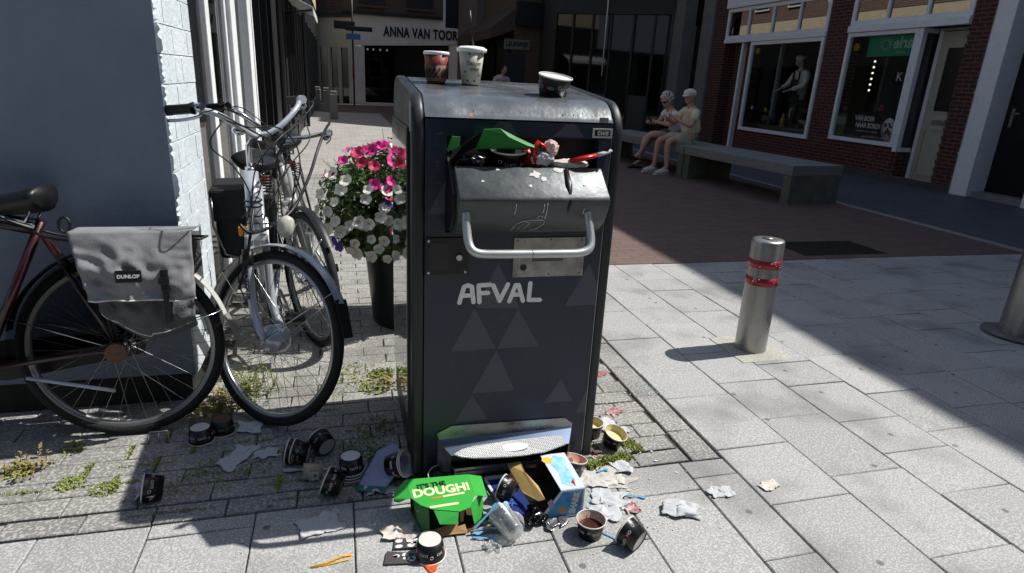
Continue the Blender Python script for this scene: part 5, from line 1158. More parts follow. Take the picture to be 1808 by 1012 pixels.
tub('nested black tub with double rim tilted in the folded white pizza box',(.131,1.897,.056),(0,R(70),R(-28)),1.0)
tub('open black tub standing against the foot of the bin, behind the green pizza box',(.298,1.815,.0),(R(6),R(-4),0),.9,lin_=M_tubk)
tub('upside-down black tub with bright white bottom in front, left of the clear plastic cup',(.214,1.507,.0595),(F,0,0),.0)
tub('open tub with melted chocolate in it, front right of the snack box',(.716,1.494,.0),(0,0,0),.55,fill=mat('chocolate','3c1d10',rough=.25,var=.3),lin_=mat('choc_lining','8a5136',rough=.4,var=0,col2='c8beb0',scale=22))
tub('tub tipped over on its side with grey bottom, rightmost of the litter',(.838,1.395,.036),(R(-79),0,R(32)),2.9,base=mat('grey_bottom','b5b4b2',rough=.5,var=.05))
M_yel=mat('vanilla','cfc48a',rough=.4,var=.06); 
tub('tub filled with pale yellow ice cream hard against the right side of the bin',(.938,2.045,.0),(0,0,0),.5,fill=M_yel,lin_=M_yel)
tub('tub with yellow inside tilted toward the camera, right of the bin among the weeds',(.985,1.955,.008),(R(14),R(12),0),.7,fill=M_yel,lin_=M_yel)
tub('tub with pink ice cream leaning between bin corner and snack box',(.766,1.80,.002),(R(-8),R(10),0),1.5,fill=mat('pink_ice','d3a08a',rough=.5,var=.1),lin_=MC['pink_ice'])
tub('dark tub lying under the cardboard flap of the snack box',(.525,1.70,.038),(R(-80),0,R(50)),.3,sc=.9,lin_=M_tubk,base=M_tubk)
tub('open tub with white inside standing on top of the bin lid at the right',(.675,2.04,1.299),(R(11),R(4),0),-.95,sc=1.2,fill=M_tubw).children[0]
tub('black tub jammed in the mouth of the bin under the green cardboard',(.50,1.885,1.076),(R(10),R(-3),0),.25,sc=1.3)
# ---- cups on the lid
cf=thing('coffee_cup','brown paper coffee cup with patterned sleeve and white lid on top of the bin','cup',(.322,2.235,1.326))
obj('body',MB().lathe([(0,0),(.030,0),(.0415,.094),(.0405,.094)],40),mat('brown_cup','7d3423',rough=.45,var=.08),cf)
M_slv=mat('sleeve_kraft','6b5544',rough=.8,var=.1)
slv=obj('sleeve',MB().lathe([(.0325,.006),(.0390,.057),(.0400,.057),(.0335,.006)],40),M_slv,cf)
mb=MB()
for k in range(-7,8):
    def mp(v,k=k):
        a=-.5+k*.42; c,s=math.cos(.95),math.sin(.95); x=v.x*c-v.y*s; y=v.x*s+v.y*c
        z=.031+y; r=.0342+(.0386-.0325)/.046*(z-.006)+.0006; return Vector((r*math.sin(a+x/.037),-r*math.cos(a+x/.037),z))
    text(mb,'TOXOX',.0115,mp,bold=.0007,depth=.0002,sx=.9)
obj('lettering',mb,mat('sleeve_ink','1f1512',var=0),slv)
obj('lid',MB().lathe([(.0415,.090),(.0435,.091),(.0440,.096),(.0425,.1),(.040,.101),(.038,.098),(0,.098)],40),M_wht,cf)
obj('triangle_mark',MB().add([conemap(.05,.1,.0312,.122)(Vector(p)) for p in ((-.009,.004,0),(.009,.004,0),(0,.022,0))],[(0,1,2)]),mat('pale_mark','a8655a'),cf)
wc=thing('drink_cup','tall white patterned drink cup with black straw on top of the bin','cup',(.442,2.235,1.327))
obj('body',MB().lathe([(0,0),(.031,0),(.0435,.108),(.0425,.108)],40),mat('milky_cup','c4c1b4',rough=.4,var=.05),wc)
obj('lid',MB().lathe([(.043,.104),(.051,.105),(.052,.116),(.046,.118),(.040,.122),(.02,.124),(0,.124)],40),M_wht,wc)
obj('straw',MB().tube([(.005,0,.12),(.003,0,.16),(-.004,0,.19),(-.010,0,.235)],.0036,n=10),mat('straw_black','141414',rough=.4),wc)
mb=MB(); cm=conemap(.068,.0,.031,.116); text(mb,'Tutiagen',.019,cm,depth=.0002,shear=.4,bold=.0001,sx=.85); cm2=conemap(.050,.12,.031,.116); text(mb,'mooi',.018,cm2,depth=.0002,shear=.4,bold=.0001,sx=.85)
for (a,z) in ((-.35,.098),(.35,.085),(-.75,.04),(.7,.03),(-.55,.012),(.2,.012),(.75,.1)):
    for k in range(3):
        th=k*PI/3; f=conemap(z,a,.031,.116); mb.tube([f(Vector((.004*math.cos(th),.004*math.sin(th),0))),f(Vector((-.004*math.cos(th),-.004*math.sin(th),0)))],.0007,n=4)
obj('lettering',mb,M_blkp,wc)
# ---- rubbish in the mouth
M_green=mat('green_card','1f7a2e',rough=.5,var=.06); M_card=mat('brown_card','9a7a50',rough=.75,var=.1); M_cardi=mat('card_inside','4a3524',rough=.85,var=.15)
M_paper=mat('napkin_paper','b4b6b7',rough=.9,var=.04,scale=30); M_papd=mat('dirty_napkin','b3a898',rough=.9,var=0,col2='d2cdc6',scale=40)
M_redf=mat('red_foil','b3160f',rough=.35,var=.1)
def sheet(name,pts,m,label,cat,th=.0012,parent=None,sub=None):
    """folded sheet of thin board: list of polygons given as 3D outlines"""
    mb=MB()
    for pl in pts:
        pl=[Vector(p) for p in pl]; n_=Vector((0,0,0))
        for i in range(len(pl)): 
            a,b=pl[i],pl[(i+1)%len(pl)]; n_+=a.cross(b)
        n_.normalize(); mb.poly(pl,th,-n_)
    return obj(name,mb,m,parent,world=bool(parent),label=label,cat=cat)
gm=thing('green_box_piece','crumpled green cardboard box wedged in the bin mouth','cardboard box',(.42,1.84,1.14))
sheet('outer_side',[[(.297,1.835,1.146),(.309,1.815,1.188),(.333,1.815,1.186),(.334,1.83,1.158),(.315,1.84,1.145)],[(.385,1.845,1.150),(.398,1.80,1.211),(.446,1.80,1.214),(.50,1.81,1.190),(.561,1.825,1.158),(.535,1.85,1.150),(.45,1.85,1.154)],[(.446,1.80,1.214),(.47,1.79,1.192),(.53,1.80,1.168),(.60,1.82,1.150),(.561,1.825,1.158),(.50,1.81,1.190)]],M_green,None,None,parent=gm)
sheet('inner_side',[[(.305,1.85,1.105),(.315,1.84,1.146),(.345,1.82,1.165),(.396,1.80,1.208),(.385,1.848,1.152),(.42,1.86,1.12)]],M_bblk,None,None,parent=gm)
def crumple(name,c,size,m,label,cat,seed,n=24,amp=.5,flat=.35,rz=0,parent=None,group=None,elong=1):
    r=random.Random(seed); vs=[];fs=[]; off=Vector((seed*3.7,seed*1.3,seed*.7))
    for i in range(n+1):
        for j in range(n+1):
            u,v=(i/n-.5)*elong,(j/n-.5); q=Vector((u*2.6,v*2.6,0))+off
            d=Vector((noise.noise(q)*.5,noise.noise(q+Vector((9,0,0)))*.5,0))*amp
            rid=1-abs(noise.noise(q*1.1+Vector((0,7,0))))*2; rid2=1-abs(noise.noise(q*2.3+Vector((1,3,0))))*2.2; h=max(0,(noise.noise(q*.9+Vector((5,5,5)))*.45+.26)*flat*.8+rid*.12*amp+rid2*.07)
            x,y=(u*(1-.25*amp)+d.x)*size,(v*(1-.25*amp)+d.y)*size
            c_,s_=math.cos(rz),math.sin(rz); vs.append((x*c_-y*s_,x*s_+y*c_,h*size*.44+.001))
    for i in range(n):
        for j in range(n): a=i*(n+1)+j; fs.append((a,a+n+1,a+n+2,a+1))
    o=obj(name,MB().add(vs,fs,True),m,parent,label=label,cat=cat,group=group); o.location=c
    md=o.modifiers.new('s','SOLIDIFY'); md.thickness=.0008; md.offset=1
    return o
def wad(name,c,r,m,label,cat,seed,sc=(1,1,1)):
    bm=bmesh.new(); bmesh.ops.create_icosphere(bm,subdivisions=4,radius=1)
    for v in bm.verts:
        q=v.co*1.3+Vector((seed*3.1,seed,0)); k=.72+.38*(1-2*abs(noise.noise(q*1.3)))*.6+.22*(1-2*abs(noise.noise(q*2.7)))*.6+.1*noise.noise(q*6)
        v.co=Vector((v.co.x*sc[0],v.co.y*sc[1],v.co.z*sc[2]))*k*r
    for f in bm.faces: f.smooth=True
    me=bpy.data.meshes.new(name); bm.to_mesh(me); bm.free(); o=obj(name,me,m,None,label=label,cat=cat); o.location=c; return o
wad('napkin_wad',(.588,1.825,1.128),.034,M_paper,'white crumpled paper stuffed in the bin mouth right of the tub','paper',31,(1.1,.8,.8))
wad('napkin_wad',(.612,1.83,1.158),.026,mat('pinkish_paper','c9b0a8',rough=.9,var=.1),'pinkish crumpled paper at the top of the rubbish in the mouth','paper',32)
wad('napkin_wad',(.672,1.825,1.112),.034,M_papd,'beige dirty napkin spilling over the drawer of the bin','paper',33,(1.9,.8,.5))
wr=thing('red_wrapper','shiny red wrapper curled up in the bin mouth','wrapper',(.60,1.82,1.135))
obj('foil',MB().tube([(-.03,.01,-.03),(-.045,0,.015),(-.03,-.005,.042),(-.01,-.003,.03),(-.0,.0,.01)],[.015,.019,.014,.011,.008],n=8,sq=.45),M_redf,wr)
wr2=thing('red_sachet','red and white twisted sachet pointing right out of the bin mouth','wrapper',(.72,1.81,1.13))
obj('foil',MB().tube([(-.05,0,-.006),(-.01,-.005,.003),(.03,-.008,.013)],[.012,.017,.014],n=8,sq=.5),M_redf,wr2)
obj('tip',MB().tube([(.03,-.008,.013),(.055,-.008,.02),(.07,-.01,.022),(.078,-.01,.03)],[.014,.012,.006,.010],n=8,sq=.5),M_paper,wr2)
wad('red_paper',(.565,1.86,1.118),.04,M_redf,'dark red foil paper behind the tub in the mouth','wrapper',35,(1.2,.7,.9))
wad('dark_bag',(.37,1.87,1.10),.05,mat('dark_plastic','0c0d12',rough=.2,var=.1),'dark plastic film at the left of the bin mouth','bag',36,(1.3,.7,.9))
# ---- green pizza box
gx_=thing('pizza_box','open green cardboard pizza box with IT\'S THE DOUGH! on its lid, lying before the bin','pizza box',(.30,1.66,0))
M_gb=mat('pizza_green','36a23e',rough=.45,var=.04); M_gbd=mat('pizza_green_dark','1d6b2b',rough=.5,var=.06)
lid=[(.168,1.745),(.369,1.737),(.372,1.632),(.347,1.578),(.311,1.566),(.234,1.590),(.2,1.615),(.173,1.655)]
def lz(p,dz=0): return Vector((p[0],p[1],.098+(p[1]-1.66)*.04+dz))
lidb=obj('lid',MB().poly([lz(p) for p in lid],-.0018),M_gb,gx_,True)
obj('lid_tab',MB().poly([lz((.1675,1.745)),lz((.1725,1.655)),lz((.135,1.655),-.012),lz((.122,1.67),-.018),lz((.127,1.715),-.016)],-.0016),M_gb,lidb,True)
obj('lid_tab',MB().poly([lz((.3695,1.737)),lz((.3725,1.632)),lz((.412,1.626),-.008),lz((.414,1.73),-.008)],-.0016),M_gb,lidb,True)
obj('lid_tongue',MB().poly([lz((.236,1.588),-.002),lz((.309,1.565),-.002),lz((.303,1.545),-.028),lz((.25,1.555),-.028)],-.0016),mat('pizza_green_light','3da548',rough=.45),lidb,True)
mb=MB(); fl=lambda x,y,s,rz=0.04:(lambda v:lz((x+v.x*math.cos(rz)-v.y*math.sin(rz),y+v.x*math.sin(rz)+v.y*math.cos(rz)),.0006+v.z*.3))
text(mb,"DOUGH!",.052,fl(.272,1.672,1),bold=.0022,sx=.88,depth=.0006); obj('lettering',mb,mat('cream_print','d8d6a8',rough=.5,var=.03),lidb,True)
mb=MB(); text(mb,"IT'S THE",.030,fl(.243,1.702,1,.06),bold=.0014,sx=.85,depth=.0012); obj('lettering',mb,M_blkp,lidb,True)
obj('stripe_print',MB().poly([fl(.272,1.64,1)(Vector(p)) for p in ((.0,.006,.0),(.07,.009,0),(.07,.0,0),(.0,-.002,0))],.0003).poly([fl(.27,1.6,1)(Vector(p)) for p in ((-.045,.006,0),(.045,.006,0),(.045,-.004,0),(-.045,-.004,0))],.0003),MC['cream_print'],lidb,True)
obj('stripe_print',MB().poly([fl(.235,1.637,1)(Vector(p)) for p in ((.0,.004,.0),(.035,.006,0),(.035,.0,0),(.0,-.002,0))],.0003),mat('orange_print','c87a28'),lidb,True)
obj('side_wall',MB().poly([Vector(p) for p in ((.180,1.652,.088),(.222,1.60,.088),(.222,1.575,.012),(.205,1.595,.001),(.19,1.64,.012))],.0016,(.7,.7,0)),M_gbd,gx_,True,label='dark green side wall of the box')
obj('side_wall',MB().poly([Vector(p) for p in ((.352,1.60,.085),(.405,1.66,.088),(.405,1.64,.005),(.365,1.59,.02))],.0016,(-.7,.7,0)),M_gb,gx_,True)
obj('side_emblem',MB().lathe([(0,0),(.012,0),(.012,.0005),(0,.0005)],16,Matrix.Translation((.199,1.624,.062))@Matrix.Rotation(math.atan2(-.042,.052)+0,4,'Z')@Matrix.Rotation(PI/2,4,'X')@Matrix.Scale(.5,4,(0,1,0))),MC['pale_green'] ,gx_,True)
obj('tray',MB().poly([(.175,1.72,.004),(.38,1.72,.004),(.395,1.60,.004),(.33,1.572,.004),(.215,1.58,.004)],.0016).poly([(.18,1.722,.004),(.38,1.722,.004),(.372,1.738,.086),(.178,1.745,.086)],.0016,(0,1,0)),M_cardi,gx_,True)
obj('front_flap',MB().poly([(.225,1.575,.006),(.34,1.57,.006),(.335,1.592,.022),(.31,1.588,.02),(.318,1.600,.03),(.23,1.592,.014)],.0016),M_card,gx_,True)
obj('corner_flap',MB().poly([(.335,1.60,.082),(.322,1.61,.08),(.320,1.60,.03),(.33,1.595,.03)],.0016,(0,1,0)),M_card,gx_,True)
# ---- snack box: blue and white, on its side, open to the left
sx=thing('snack_box','blue and white snack box on its side reading SHARK, open toward the left','box',(.68,1.68,0))
M_sb=mat('box_blue','1f5c9c',rough=.4,var=0,col2='4fa3cf',scale=14); M_sw=mat('box_white','c3cdd3',rough=.4,var=.04)
p=dict(a=(.575,1.588,.003),b=(.727,1.588,.003),c=(.727,1.588,.106),d=(.645,1.588,.106),e=(.727,1.79,.106),f=(.637,1.79,.106),g=(.727,1.79,.003),h=(.575,1.79,.003))
V=lambda *k:[Vector(p[q]) for q in k]
fs_=obj('front_side',MB().poly(V('a','b','c','d'),.0018,(0,-1,0)),M_sw,sx,True)
obj('front_print',MB().poly([Vector(q) for q in ((.592,1.5858,.009),(.721,1.5858,.009),(.721,1.5858,.1),(.652,1.5858,.1))],.0004,(0,-1,0)),M_sb,fs_,True)
mb=MB(); text(mb,'SHARK',.03,Matrix.Translation((.695,1.5849,.055))@Matrix.Rotation(PI/2,4,'X')@Matrix.Rotation(R(80),4,'Z'),bold=.0016,sx=.85); obj('lettering',mb,M_txtw,fs_,True)
obj('red_line',MB().box((.711,1.5848,.035),(.7135,1.5853,.08)),M_redf,fs_,True)
obj('badge_print',MB().box((.642,1.5848,.022),(.663,1.5853,.043)),mat('orange_print','c87a28'),fs_,True)
ts=obj('top_side',MB().poly(V('d','c','e','f'),.0018),M_sw,sx,True)
mb=MB().poly([(.66,1.62,.1082),(.69,1.60,.1082),(.712,1.63,.1082),(.705,1.70,.1082),(.715,1.76,.1082),(.68,1.78,.1082),(.655,1.74,.1082),(.668,1.68,.1082)],.0003)
obj('wave_print',mb,mat('light_blue_print','5fb2da',rough=.4,var=0,col2='b8d8e8',scale=30),ts,True)
obj('yellow_print',MB().poly([(.652+.02*math.cos(t)*1,1.755+.018*math.sin(t),.1086) for t in [k*PI/5 for k in range(10)]],.0003),mat('yellow_print','d8b23c'),ts,True)
obj('red_print',MB().poly([(.69,1.62,.1086),(.7,1.60,.1086),(.705,1.64,.1086)],.0003),M_redf,ts,True)
obj('right_side',MB().poly(V('b','g','e','c'),.0018,(-1,0,0)),M_sb,sx,True)
obj('inside',MB().poly([(.60,1.592,.006),(.724,1.592,.006),(.724,1.786,.006),(.60,1.786,.006)],.001).poly([(.6,1.788,.004),(.725,1.788,.004),(.725,1.788,.105),(.64,1.788,.105)],.0016,(0,1,0)),M_cardi,sx,True)
obj('kraft_flap',MB().poly([(.523,1.80,.078),(.565,1.79,.09),(.565,1.73,.088),(.592,1.66,.078),(.597,1.60,.07),(.58,1.61,.058),(.545,1.67,.05),(.528,1.74,.055)],.0018,(.3,0,1)),mat('kraft_yellow','b89a5e',rough=.7,var=.06),sx,True,label='torn yellowish cardboard flap')
obj('small_flap',MB().poly([(.612,1.586,.04),(.628,1.583,.05),(.612,1.58,.085),(.60,1.585,.07)],.001,(0,-1,0)),mat('lilac_card','8b84a0'),sx,True)
# second blue lid lying flat behind
sl=thing('box_lid','flat dark blue and white box lid lying between green box and snack box','box lid',(.52,1.70,0))
obj('panel',MB().poly([(.455,1.80,.02),(.545,1.80,.02),(.575,1.60,.006),(.49,1.585,.006)],.002),mat('deep_blue_card','1c2f6a',rough=.4,var=.2,scale=14),sl,True)
obj('rim',MB().box((.445,1.80,.018),(.55,1.812,.03)).poly([(.443,1.80,.022),(.453,1.80,.022),(.488,1.585,.008),(.478,1.60,.008)],.002),M_sw,sl,True)
mb=MB(); text(mb,'SHARK',.03,Matrix.Translation((.50,1.70,.0165))@Matrix.Rotation(R(-75),4,'Z')@Matrix.Rotation(.0,4,'X'),bold=.001,depth=.003); obj('lettering',mb,mat('blue_ink','2d56a0'),sl,True)
# folded white pizza box (left)
wb=thing('slice_box','folded white and green slice box under tilted tubs left of the bin foot','pizza box',(.10,1.90,0))
obj('lid',MB().poly([(.02,1.87,.01),(.11,1.83,.02),(.19,1.90,.075),(.15,1.99,.085),(.09,1.99,.06)],.002),mat('lilac_white_card','8f93b4',rough=.5,var=.05),wb,True)
obj('green_edge',MB().poly([(.005,1.875,.006),(.02,1.8695,.0105),(.1105,1.829,.0205),(.105,1.812,.012),(.02,1.845,.004)],.002),mat('teal_print','1f6a52',rough=.5,var=.1),wb,True)
# ---- small litter
def spoon(name,label,a,b,m,w0=.011,z=.004,z2=None):
    a=Vector((*a,z));b=Vector((*b,z2 if z2 is not None else z)); d=(b-a); n_=Vector((-d.y,d.x,0)).normalized(); L_=d.length
    pr=[(0,.35),(.04,.85),(.12,1),(.22,.75),(.3,.32),(.6,.3),(.97,.36),(1,.2)]
    pts=[a+d*t+n_*w0*q/1 for t,q in pr]+[a+d*t-n_*w0*q for t,q in pr[::-1]]
    return obj(name,MB().poly(pts,.0016),m,None,label=label,cat='spoon')
M_blu=mat('light_blue_plastic','5d9cc2',rough=.35,var=.05)
spoon('plastic_spoon','light blue spoon beside the crumpled napkin, right of the snack box',(.975,1.625),(.905,1.655),M_blu,.007)
spoon('plastic_spoon','light blue spoon with its bowl against the tipped-over tub',(.80,1.44),(.745,1.505),M_blu,.007)
spoon('plastic_spoon','light blue spoon under the napkins beside the chocolate tub',(.755,1.60),(.785,1.575),M_blu,.01)
spoon('plastic_spoon','light blue spoon leaning on the right wall of the green box',(.445,1.615),(.36,1.575),M_blu,.011,z=.065,z2=.012)
spoon('plastic_spoon','light blue spoon flat on the slabs in front of the green box',(.36,1.555),(.43,1.568),M_blu,.009,z=.012)
spoon('plastic_spoon','light blue spoon standing against the blue box lid',(.475,1.64),(.49,1.565),M_blu,.009,z=.05,z2=.01)
spoon('plastic_spoon','light blue spoon behind the clear plastic cup',(.425,1.527),(.35,1.548),M_blu,.009,z=.006)
spoon('plastic_spoon','light blue spoon by the weeds at the right foot of the bin',(.905,1.80),(.86,1.79),M_blu,.01,z=.01)
spoon('plastic_spoon','white plastic spoon running under the snack cup on the left',(-.235,2.01),(-.06,1.985),M_paper,.011,z=.008)
for i,(a,b,l,c) in enumerate((((.37,1.562),(.47,1.585),'dark paper straw wrapper before the green box','2a2a30'),((.345,1.567),(.46,1.560),'grey paper stick before the green box','8a8078'),((.41,1.60),(.455,1.548),'black and white paper strip by the blue spoons','3b3c40'),((.43,1.63),(.47,1.57),'crumpled black strip behind the clear cup','17181a'))):
    mb=MB().tube([(*a,.010+i*.004),((a[0]+b[0])/2,(a[1]+b[1])/2+.004,.014+i*.004),(*b,.010+i*.003)],[.004,.006,.003],n=6,sq=.4); obj('paper_strip',mb,mat('strip%d'%i,c,rough=.6,var=0,col2='b8b8b8' if i in(1,2) else c,scale=50),None,label=l,cat='paper strip')
crumple('dark_film',(.445,1.625,.012),.085,M_bag,'black plastic film between green box and blue lid','plastic film',41,amp=1,flat=.9)
crumple('plastic_bag',(.56,1.60,.004),.095,mat('glossy_black','08080a',rough=.12,var=0),'glossy black plastic bag at the foot of the snack box','bag',42,amp=1,flat=1.2)
crumple('silver_wrapper',(.625,1.567,.002),.06,mat('foil','9a9a98',rough=.25,metal=.8,var=.2),'crumpled silver wrapper under the snack box front','wrapper',43,amp=.9,flat=.5,elong=1.8)
for c,s,sd,l,kw in (((-.385,2.335,0),.10,1,'white napkin beside the silver bicycle\'s front tyre',{}),((-.40,2.13,0),.10,2,'long pale napkin lying flat between joints, left of the pushed together tubs',dict(elong=1.6,rz=1.1,flat=.2)),((-.305,2.14,0),.065,3,'small crumpled napkin just right of the long flat one',dict(elong=1.5)),
    ((-.105,1.70,0),.10,4,'torn white napkin in the bin\'s shadow in front',dict(elong=1.5,rz=.3,flat=.25)),((.075,1.845,.0),.075,5,'balled white cup-shaped paper left of the green pizza box',dict(flat=1.0)),((.12,1.84,0),.05,15,'small wisp of paper touching the green pizza box lid',{}),
    ((.135,1.615,0),.075,6,'stained cream paper bag scrap in the sun behind the dotted bags',dict(elong=1.5,flat=.8)),((1.255,1.605,0),.062,7,'crumpled white tissue alone on the slabs, left of two',dict(elong=1.6,flat=.5)),((1.455,1.602,0),.05,8,'crumpled grey tissue alone on the slabs, right of two',dict(elong=1.8,flat=.4,rz=.2)),
    ((1.065,1.545,0),.095,9,'large white napkin standing up at the end of the blue spoon',dict(flat=.9,elong=1.3,rz=-.4)),((.845,1.645,0),.085,10,'white napkin strip right of the snack box',dict(elong=1.6,rz=-.4,flat=.5)),((.80,1.578,0),.10,11,'pale shredded tissue next to the chocolate tub',dict(flat=.4)),
    ((1.01,2.10,0),.11,12,'bright white folded napkin leaning by the bin\'s right side',dict(elong=1.4,rz=-.5,flat=.8)),((.965,1.80,0),.08,13,'clear white crumpled plastic bag in front of the weeds',dict(flat=.9)),((.60,1.80,.001),.05,14,'white wad of paper behind the snack box',{}),
    ((-.055,1.755,0),.028,16,'tiny scrap of paper in the bin\'s shadow',{}),((-.64,1.93,.03),.075,17,'napkin sticking out of the far left tub',dict(flat=.9)),((1.085,2.055,0),.05,18,'end of the folded napkin right of the bin',{}),((.89,1.60,0),.05,19,'pinkish stained tissue between spoon and napkin strip',{})):
    mm=M_papd if sd in(6,8,19) else M_paper
    crumple('napkin',c,s,mm,l,'napkin',sd,**kw)
crumple('plastic_scrap',(.86,1.765,0),.11,mat('pale_film','b7b4ac',rough=.5,var=.15),'flat pale plastic strip at the bin\'s front right corner','plastic film',51,elong=1.8,flat=.12,amp=.5)
crumple('red_wrapper',(.905,1.58,.0),.05,mat('red_white_wrap','8e2c33',rough=.4,var=0,col2='b9aca8',scale=40),'red and white sweet wrapper beside the pale tissues','wrapper',52,amp=.8,flat=.6)
crumple('candy_wrapper',(1.105,2.20,0),.06,MC['red_white_wrap'],'red and white dotted wrapper on the bricks right of the bin','wrapper',53,amp=.6,flat=.3,elong=1.6,rz=.7)
crumple('pink_wrapper',(1.185,2.56,0),.05,mat('pink_wrap','a0605e',rough=.5,var=.2),'pink crumpled wrapper beyond the bin on the right','wrapper',54,amp=.8,flat=.5,elong=1.5)
crumple('brown_paper',(.905,1.93,0),.055,mat('brown_wad','5b4a42',rough=.8,var=.3,scale=40),'brown paper wad between the bin and the yellow tub','paper',55,amp=.9,flat=1)
crumple('pink_paper',(.905,1.875,0),.045,mat('pink_pale','b9a0a0',rough=.8,var=.1),'pale pink paper wad low against the bin','paper',56,amp=.9,flat=.8)
# dotted paper bags
def dotbag(label,A,B,w1,w2):
    A=Vector((*A,.003));B=Vector((*B,.003)); d=(B-A); n_=Vector((-d.y,d.x,0)).normalized()
    t=obj('snack_bag',MB().poly([A-n_*w1,B-n_*w2,B+n_*w2,A+n_*w1],.004),mat('dark_grey_bag','4a474a',rough=.4,var=.15),None,label=label,cat='snack bag')
    mb=MB();mr=MB(); r=random.Random(int(A.x*1000))
    for k in range(9):
        f=r.uniform(.05,.95); g=r.uniform(-.7,.7); c=A+d*f+n_*g*(w1+(w2-w1)*f); rr=r.uniform(.006,.010)
        (mr if k==0 else mb).poly([c+Vector((math.cos(q)*rr*1.2,math.sin(q)*rr*.8,.0042)) for q in [j*PI/5 for j in range(10)]],.0004)
    obj('dots',mb,M_txtw,t,kind='stuff'); obj('red_dot',mr,M_txtr,t)
dotbag('dark dotted snack bag, the nearer one partly under the upturned tub',(.085,1.515),(.205,1.487),.026,.016)
dotbag('dark dotted snack bag, the farther one behind the upturned tub',(.115,1.570),(.20,1.553),.024,.018)
obj('orange_scrap',MB().poly([(.188,1.473,.002),(.235,1.470,.002),(.222,1.440,.002),(.205,1.432,.002)],.0015),mat('orange_foil','c4512a',rough=.4,var=.15),None,label='torn orange scrap peeking out below the upturned tub',cat='paper')
# yellow plastic stick
ys=obj('plastic_stirrer',MB().tube([(-.125,1.522,.003),(-.08,1.530,.004),(-.035,1.548,.004),(-.01,1.548,.004)],[.0022,.003,.0035,.003],n=6).tube([(-.12,1.520,.003),(-.07,1.524,.003),(-.02,1.532,.004),(-.008,1.546,.003)],[.002,.0025,.003,.002],n=6),mat('yellow_plastic','c89a2c',rough=.35,var=.05),None,label='yellow plastic stirrer alone on the front slabs',cat='stirrer')
# snack cup with label (left)
sc_=thing('paper_snack_cup','small cream and brown snack cup on its side across the white spoon','cup',(-.125,1.955,.0))
obj('body',MB().lathe([(0,0),(.022,0),(.030,.062),(.029,.062),(.021,.003),(0,.003)],28,Matrix.Translation((.025,0,.028))@Matrix.Rotation(-R(88),4,'Y')),mat('cream_brown_cup','b9aa98',rough=.5,var=0,col2='86705c',scale=60),sc_)
obj('label',MB().box((-.02,-.0305,.012),(.015,-.0285,.044),bev=.002),M_paper,sc_); obj('emblem',MB().box((-.002,-.0315,.026),(.006,-.0306,.036)),M_txtr,sc_)
# clear plastic cups
M_clr=mat('clear_plastic','e8eeee',rough=.05,trans=0,var=0)
def clearmat():
    m=bpy.data.materials.new('clear_plastic_thin'); m.use_nodes=True; n=m.node_tree; L_=n.links; n.nodes.remove(n.nodes['Principled BSDF'])
    t=n.nodes.new('ShaderNodeBsdfTransparent'); t.inputs[0].default_value=(.93,.95,.95,1); g=n.nodes.new('ShaderNodeBsdfGlossy'); g.inputs['Roughness'].default_value=.12; d=n.nodes.new('ShaderNodeBsdfDiffuse'); d.inputs[0].default_value=(.8,.82,.82,1)
    a=n.nodes.new('ShaderNodeMixShader'); a.inputs[0].default_value=.35; L_.new(g.outputs[0],a.inputs[1]); L_.new(d.outputs[0],a.inputs[2])
    lw=n.nodes.new('ShaderNodeLayerWeight'); lw.inputs[0].default_value=.35; ad=n.nodes.new('ShaderNodeMath'); ad.inputs[1].default_value=.13; L_.new(lw.outputs['Facing'],ad.inputs[0])
    b=n.nodes.new('ShaderNodeMixShader'); L_.new(ad.outputs[0],b.inputs[0]); L_.new(t.outputs[0],b.inputs[1]); L_.new(a.outputs[0],b.inputs[2]); L_.new(b.outputs[0],n.nodes['Material Output'].inputs[0]); return m
M_cl=clearmat()
cc=thing('plastic_cup','clear plastic cup lying on its side toward the camera, in front of the black bag','cup',(.455,1.49,0))
obj('body',MB().lathe([(0,.0),(.026,.0),(.03,.01),(.0385,.095),(.0395,.096),(.038,.098),(.029,.012),(.0,.003)],36,Matrix.Translation((.015,.03,.040))@Matrix.Rotation(R(200),4,'Z')@Matrix.Rotation(R(84),4,'X')@Matrix.Translation((0,0,-.02))),M_cl,cc)
cc2=thing('plastic_cup','clear plastic dome lid resting behind the clear cup','cup lid',(.478,1.545,0))
obj('dome',MB().lathe([(.036,0),(.034,.01),(.03,.026),(.02,.036),(.0,.040)],32,Matrix.Translation((0,0,.034))@Matrix.Rotation(R(70),4,'Z')@Matrix.Rotation(R(70),4,'Y')),M_cl,cc2)
crumple('clear_film',(.40,1.50,.0),.05,M_cl,'crumpled clear plastic film left of the clear cup','plastic film',61,amp=1,flat=1.0)
# cracked glass crumbs
mb=MB(); r=random.Random(8)
for _ in range(160):
    x,y=1.36+r.gauss(0,.045),2.36+r.gauss(0,.045)-(0); s=r.uniform(.001,.0045); t=r.random()*6; mb.add([(x+s*math.cos(t+k*2.1),y+s*math.sin(t+k*2.1),.002+r.random()*.003) for k in range(3)],[(0,1,2)])
tag(obj('glass_crumbs',mb,mat('glass_crumb','a9c4bd',rough=.15,var=.1)),'crumbs of broken pale green glass along the kerb joint','glass',kind='stuff')
mb=MB()
for _ in range(420):
    x,y=r.choice([(r.uniform(.85,1.2),r.uniform(1.65,2.3)),(r.uniform(-.7,.2),r.uniform(1.6,2.5)),(r.uniform(.6,1.1),r.uniform(1.45,1.8)),(r.uniform(-.6,1.3),r.uniform(1.4,1.85))]); s=r.uniform(.001,.004); t=r.random()*6; mb.add([(x+s*math.cos(t+k*1.57),y+s*math.sin(t+k*1.57)*.8,.0022+r.random()*.002) for k in range(4)],[(0,1,2,3)])
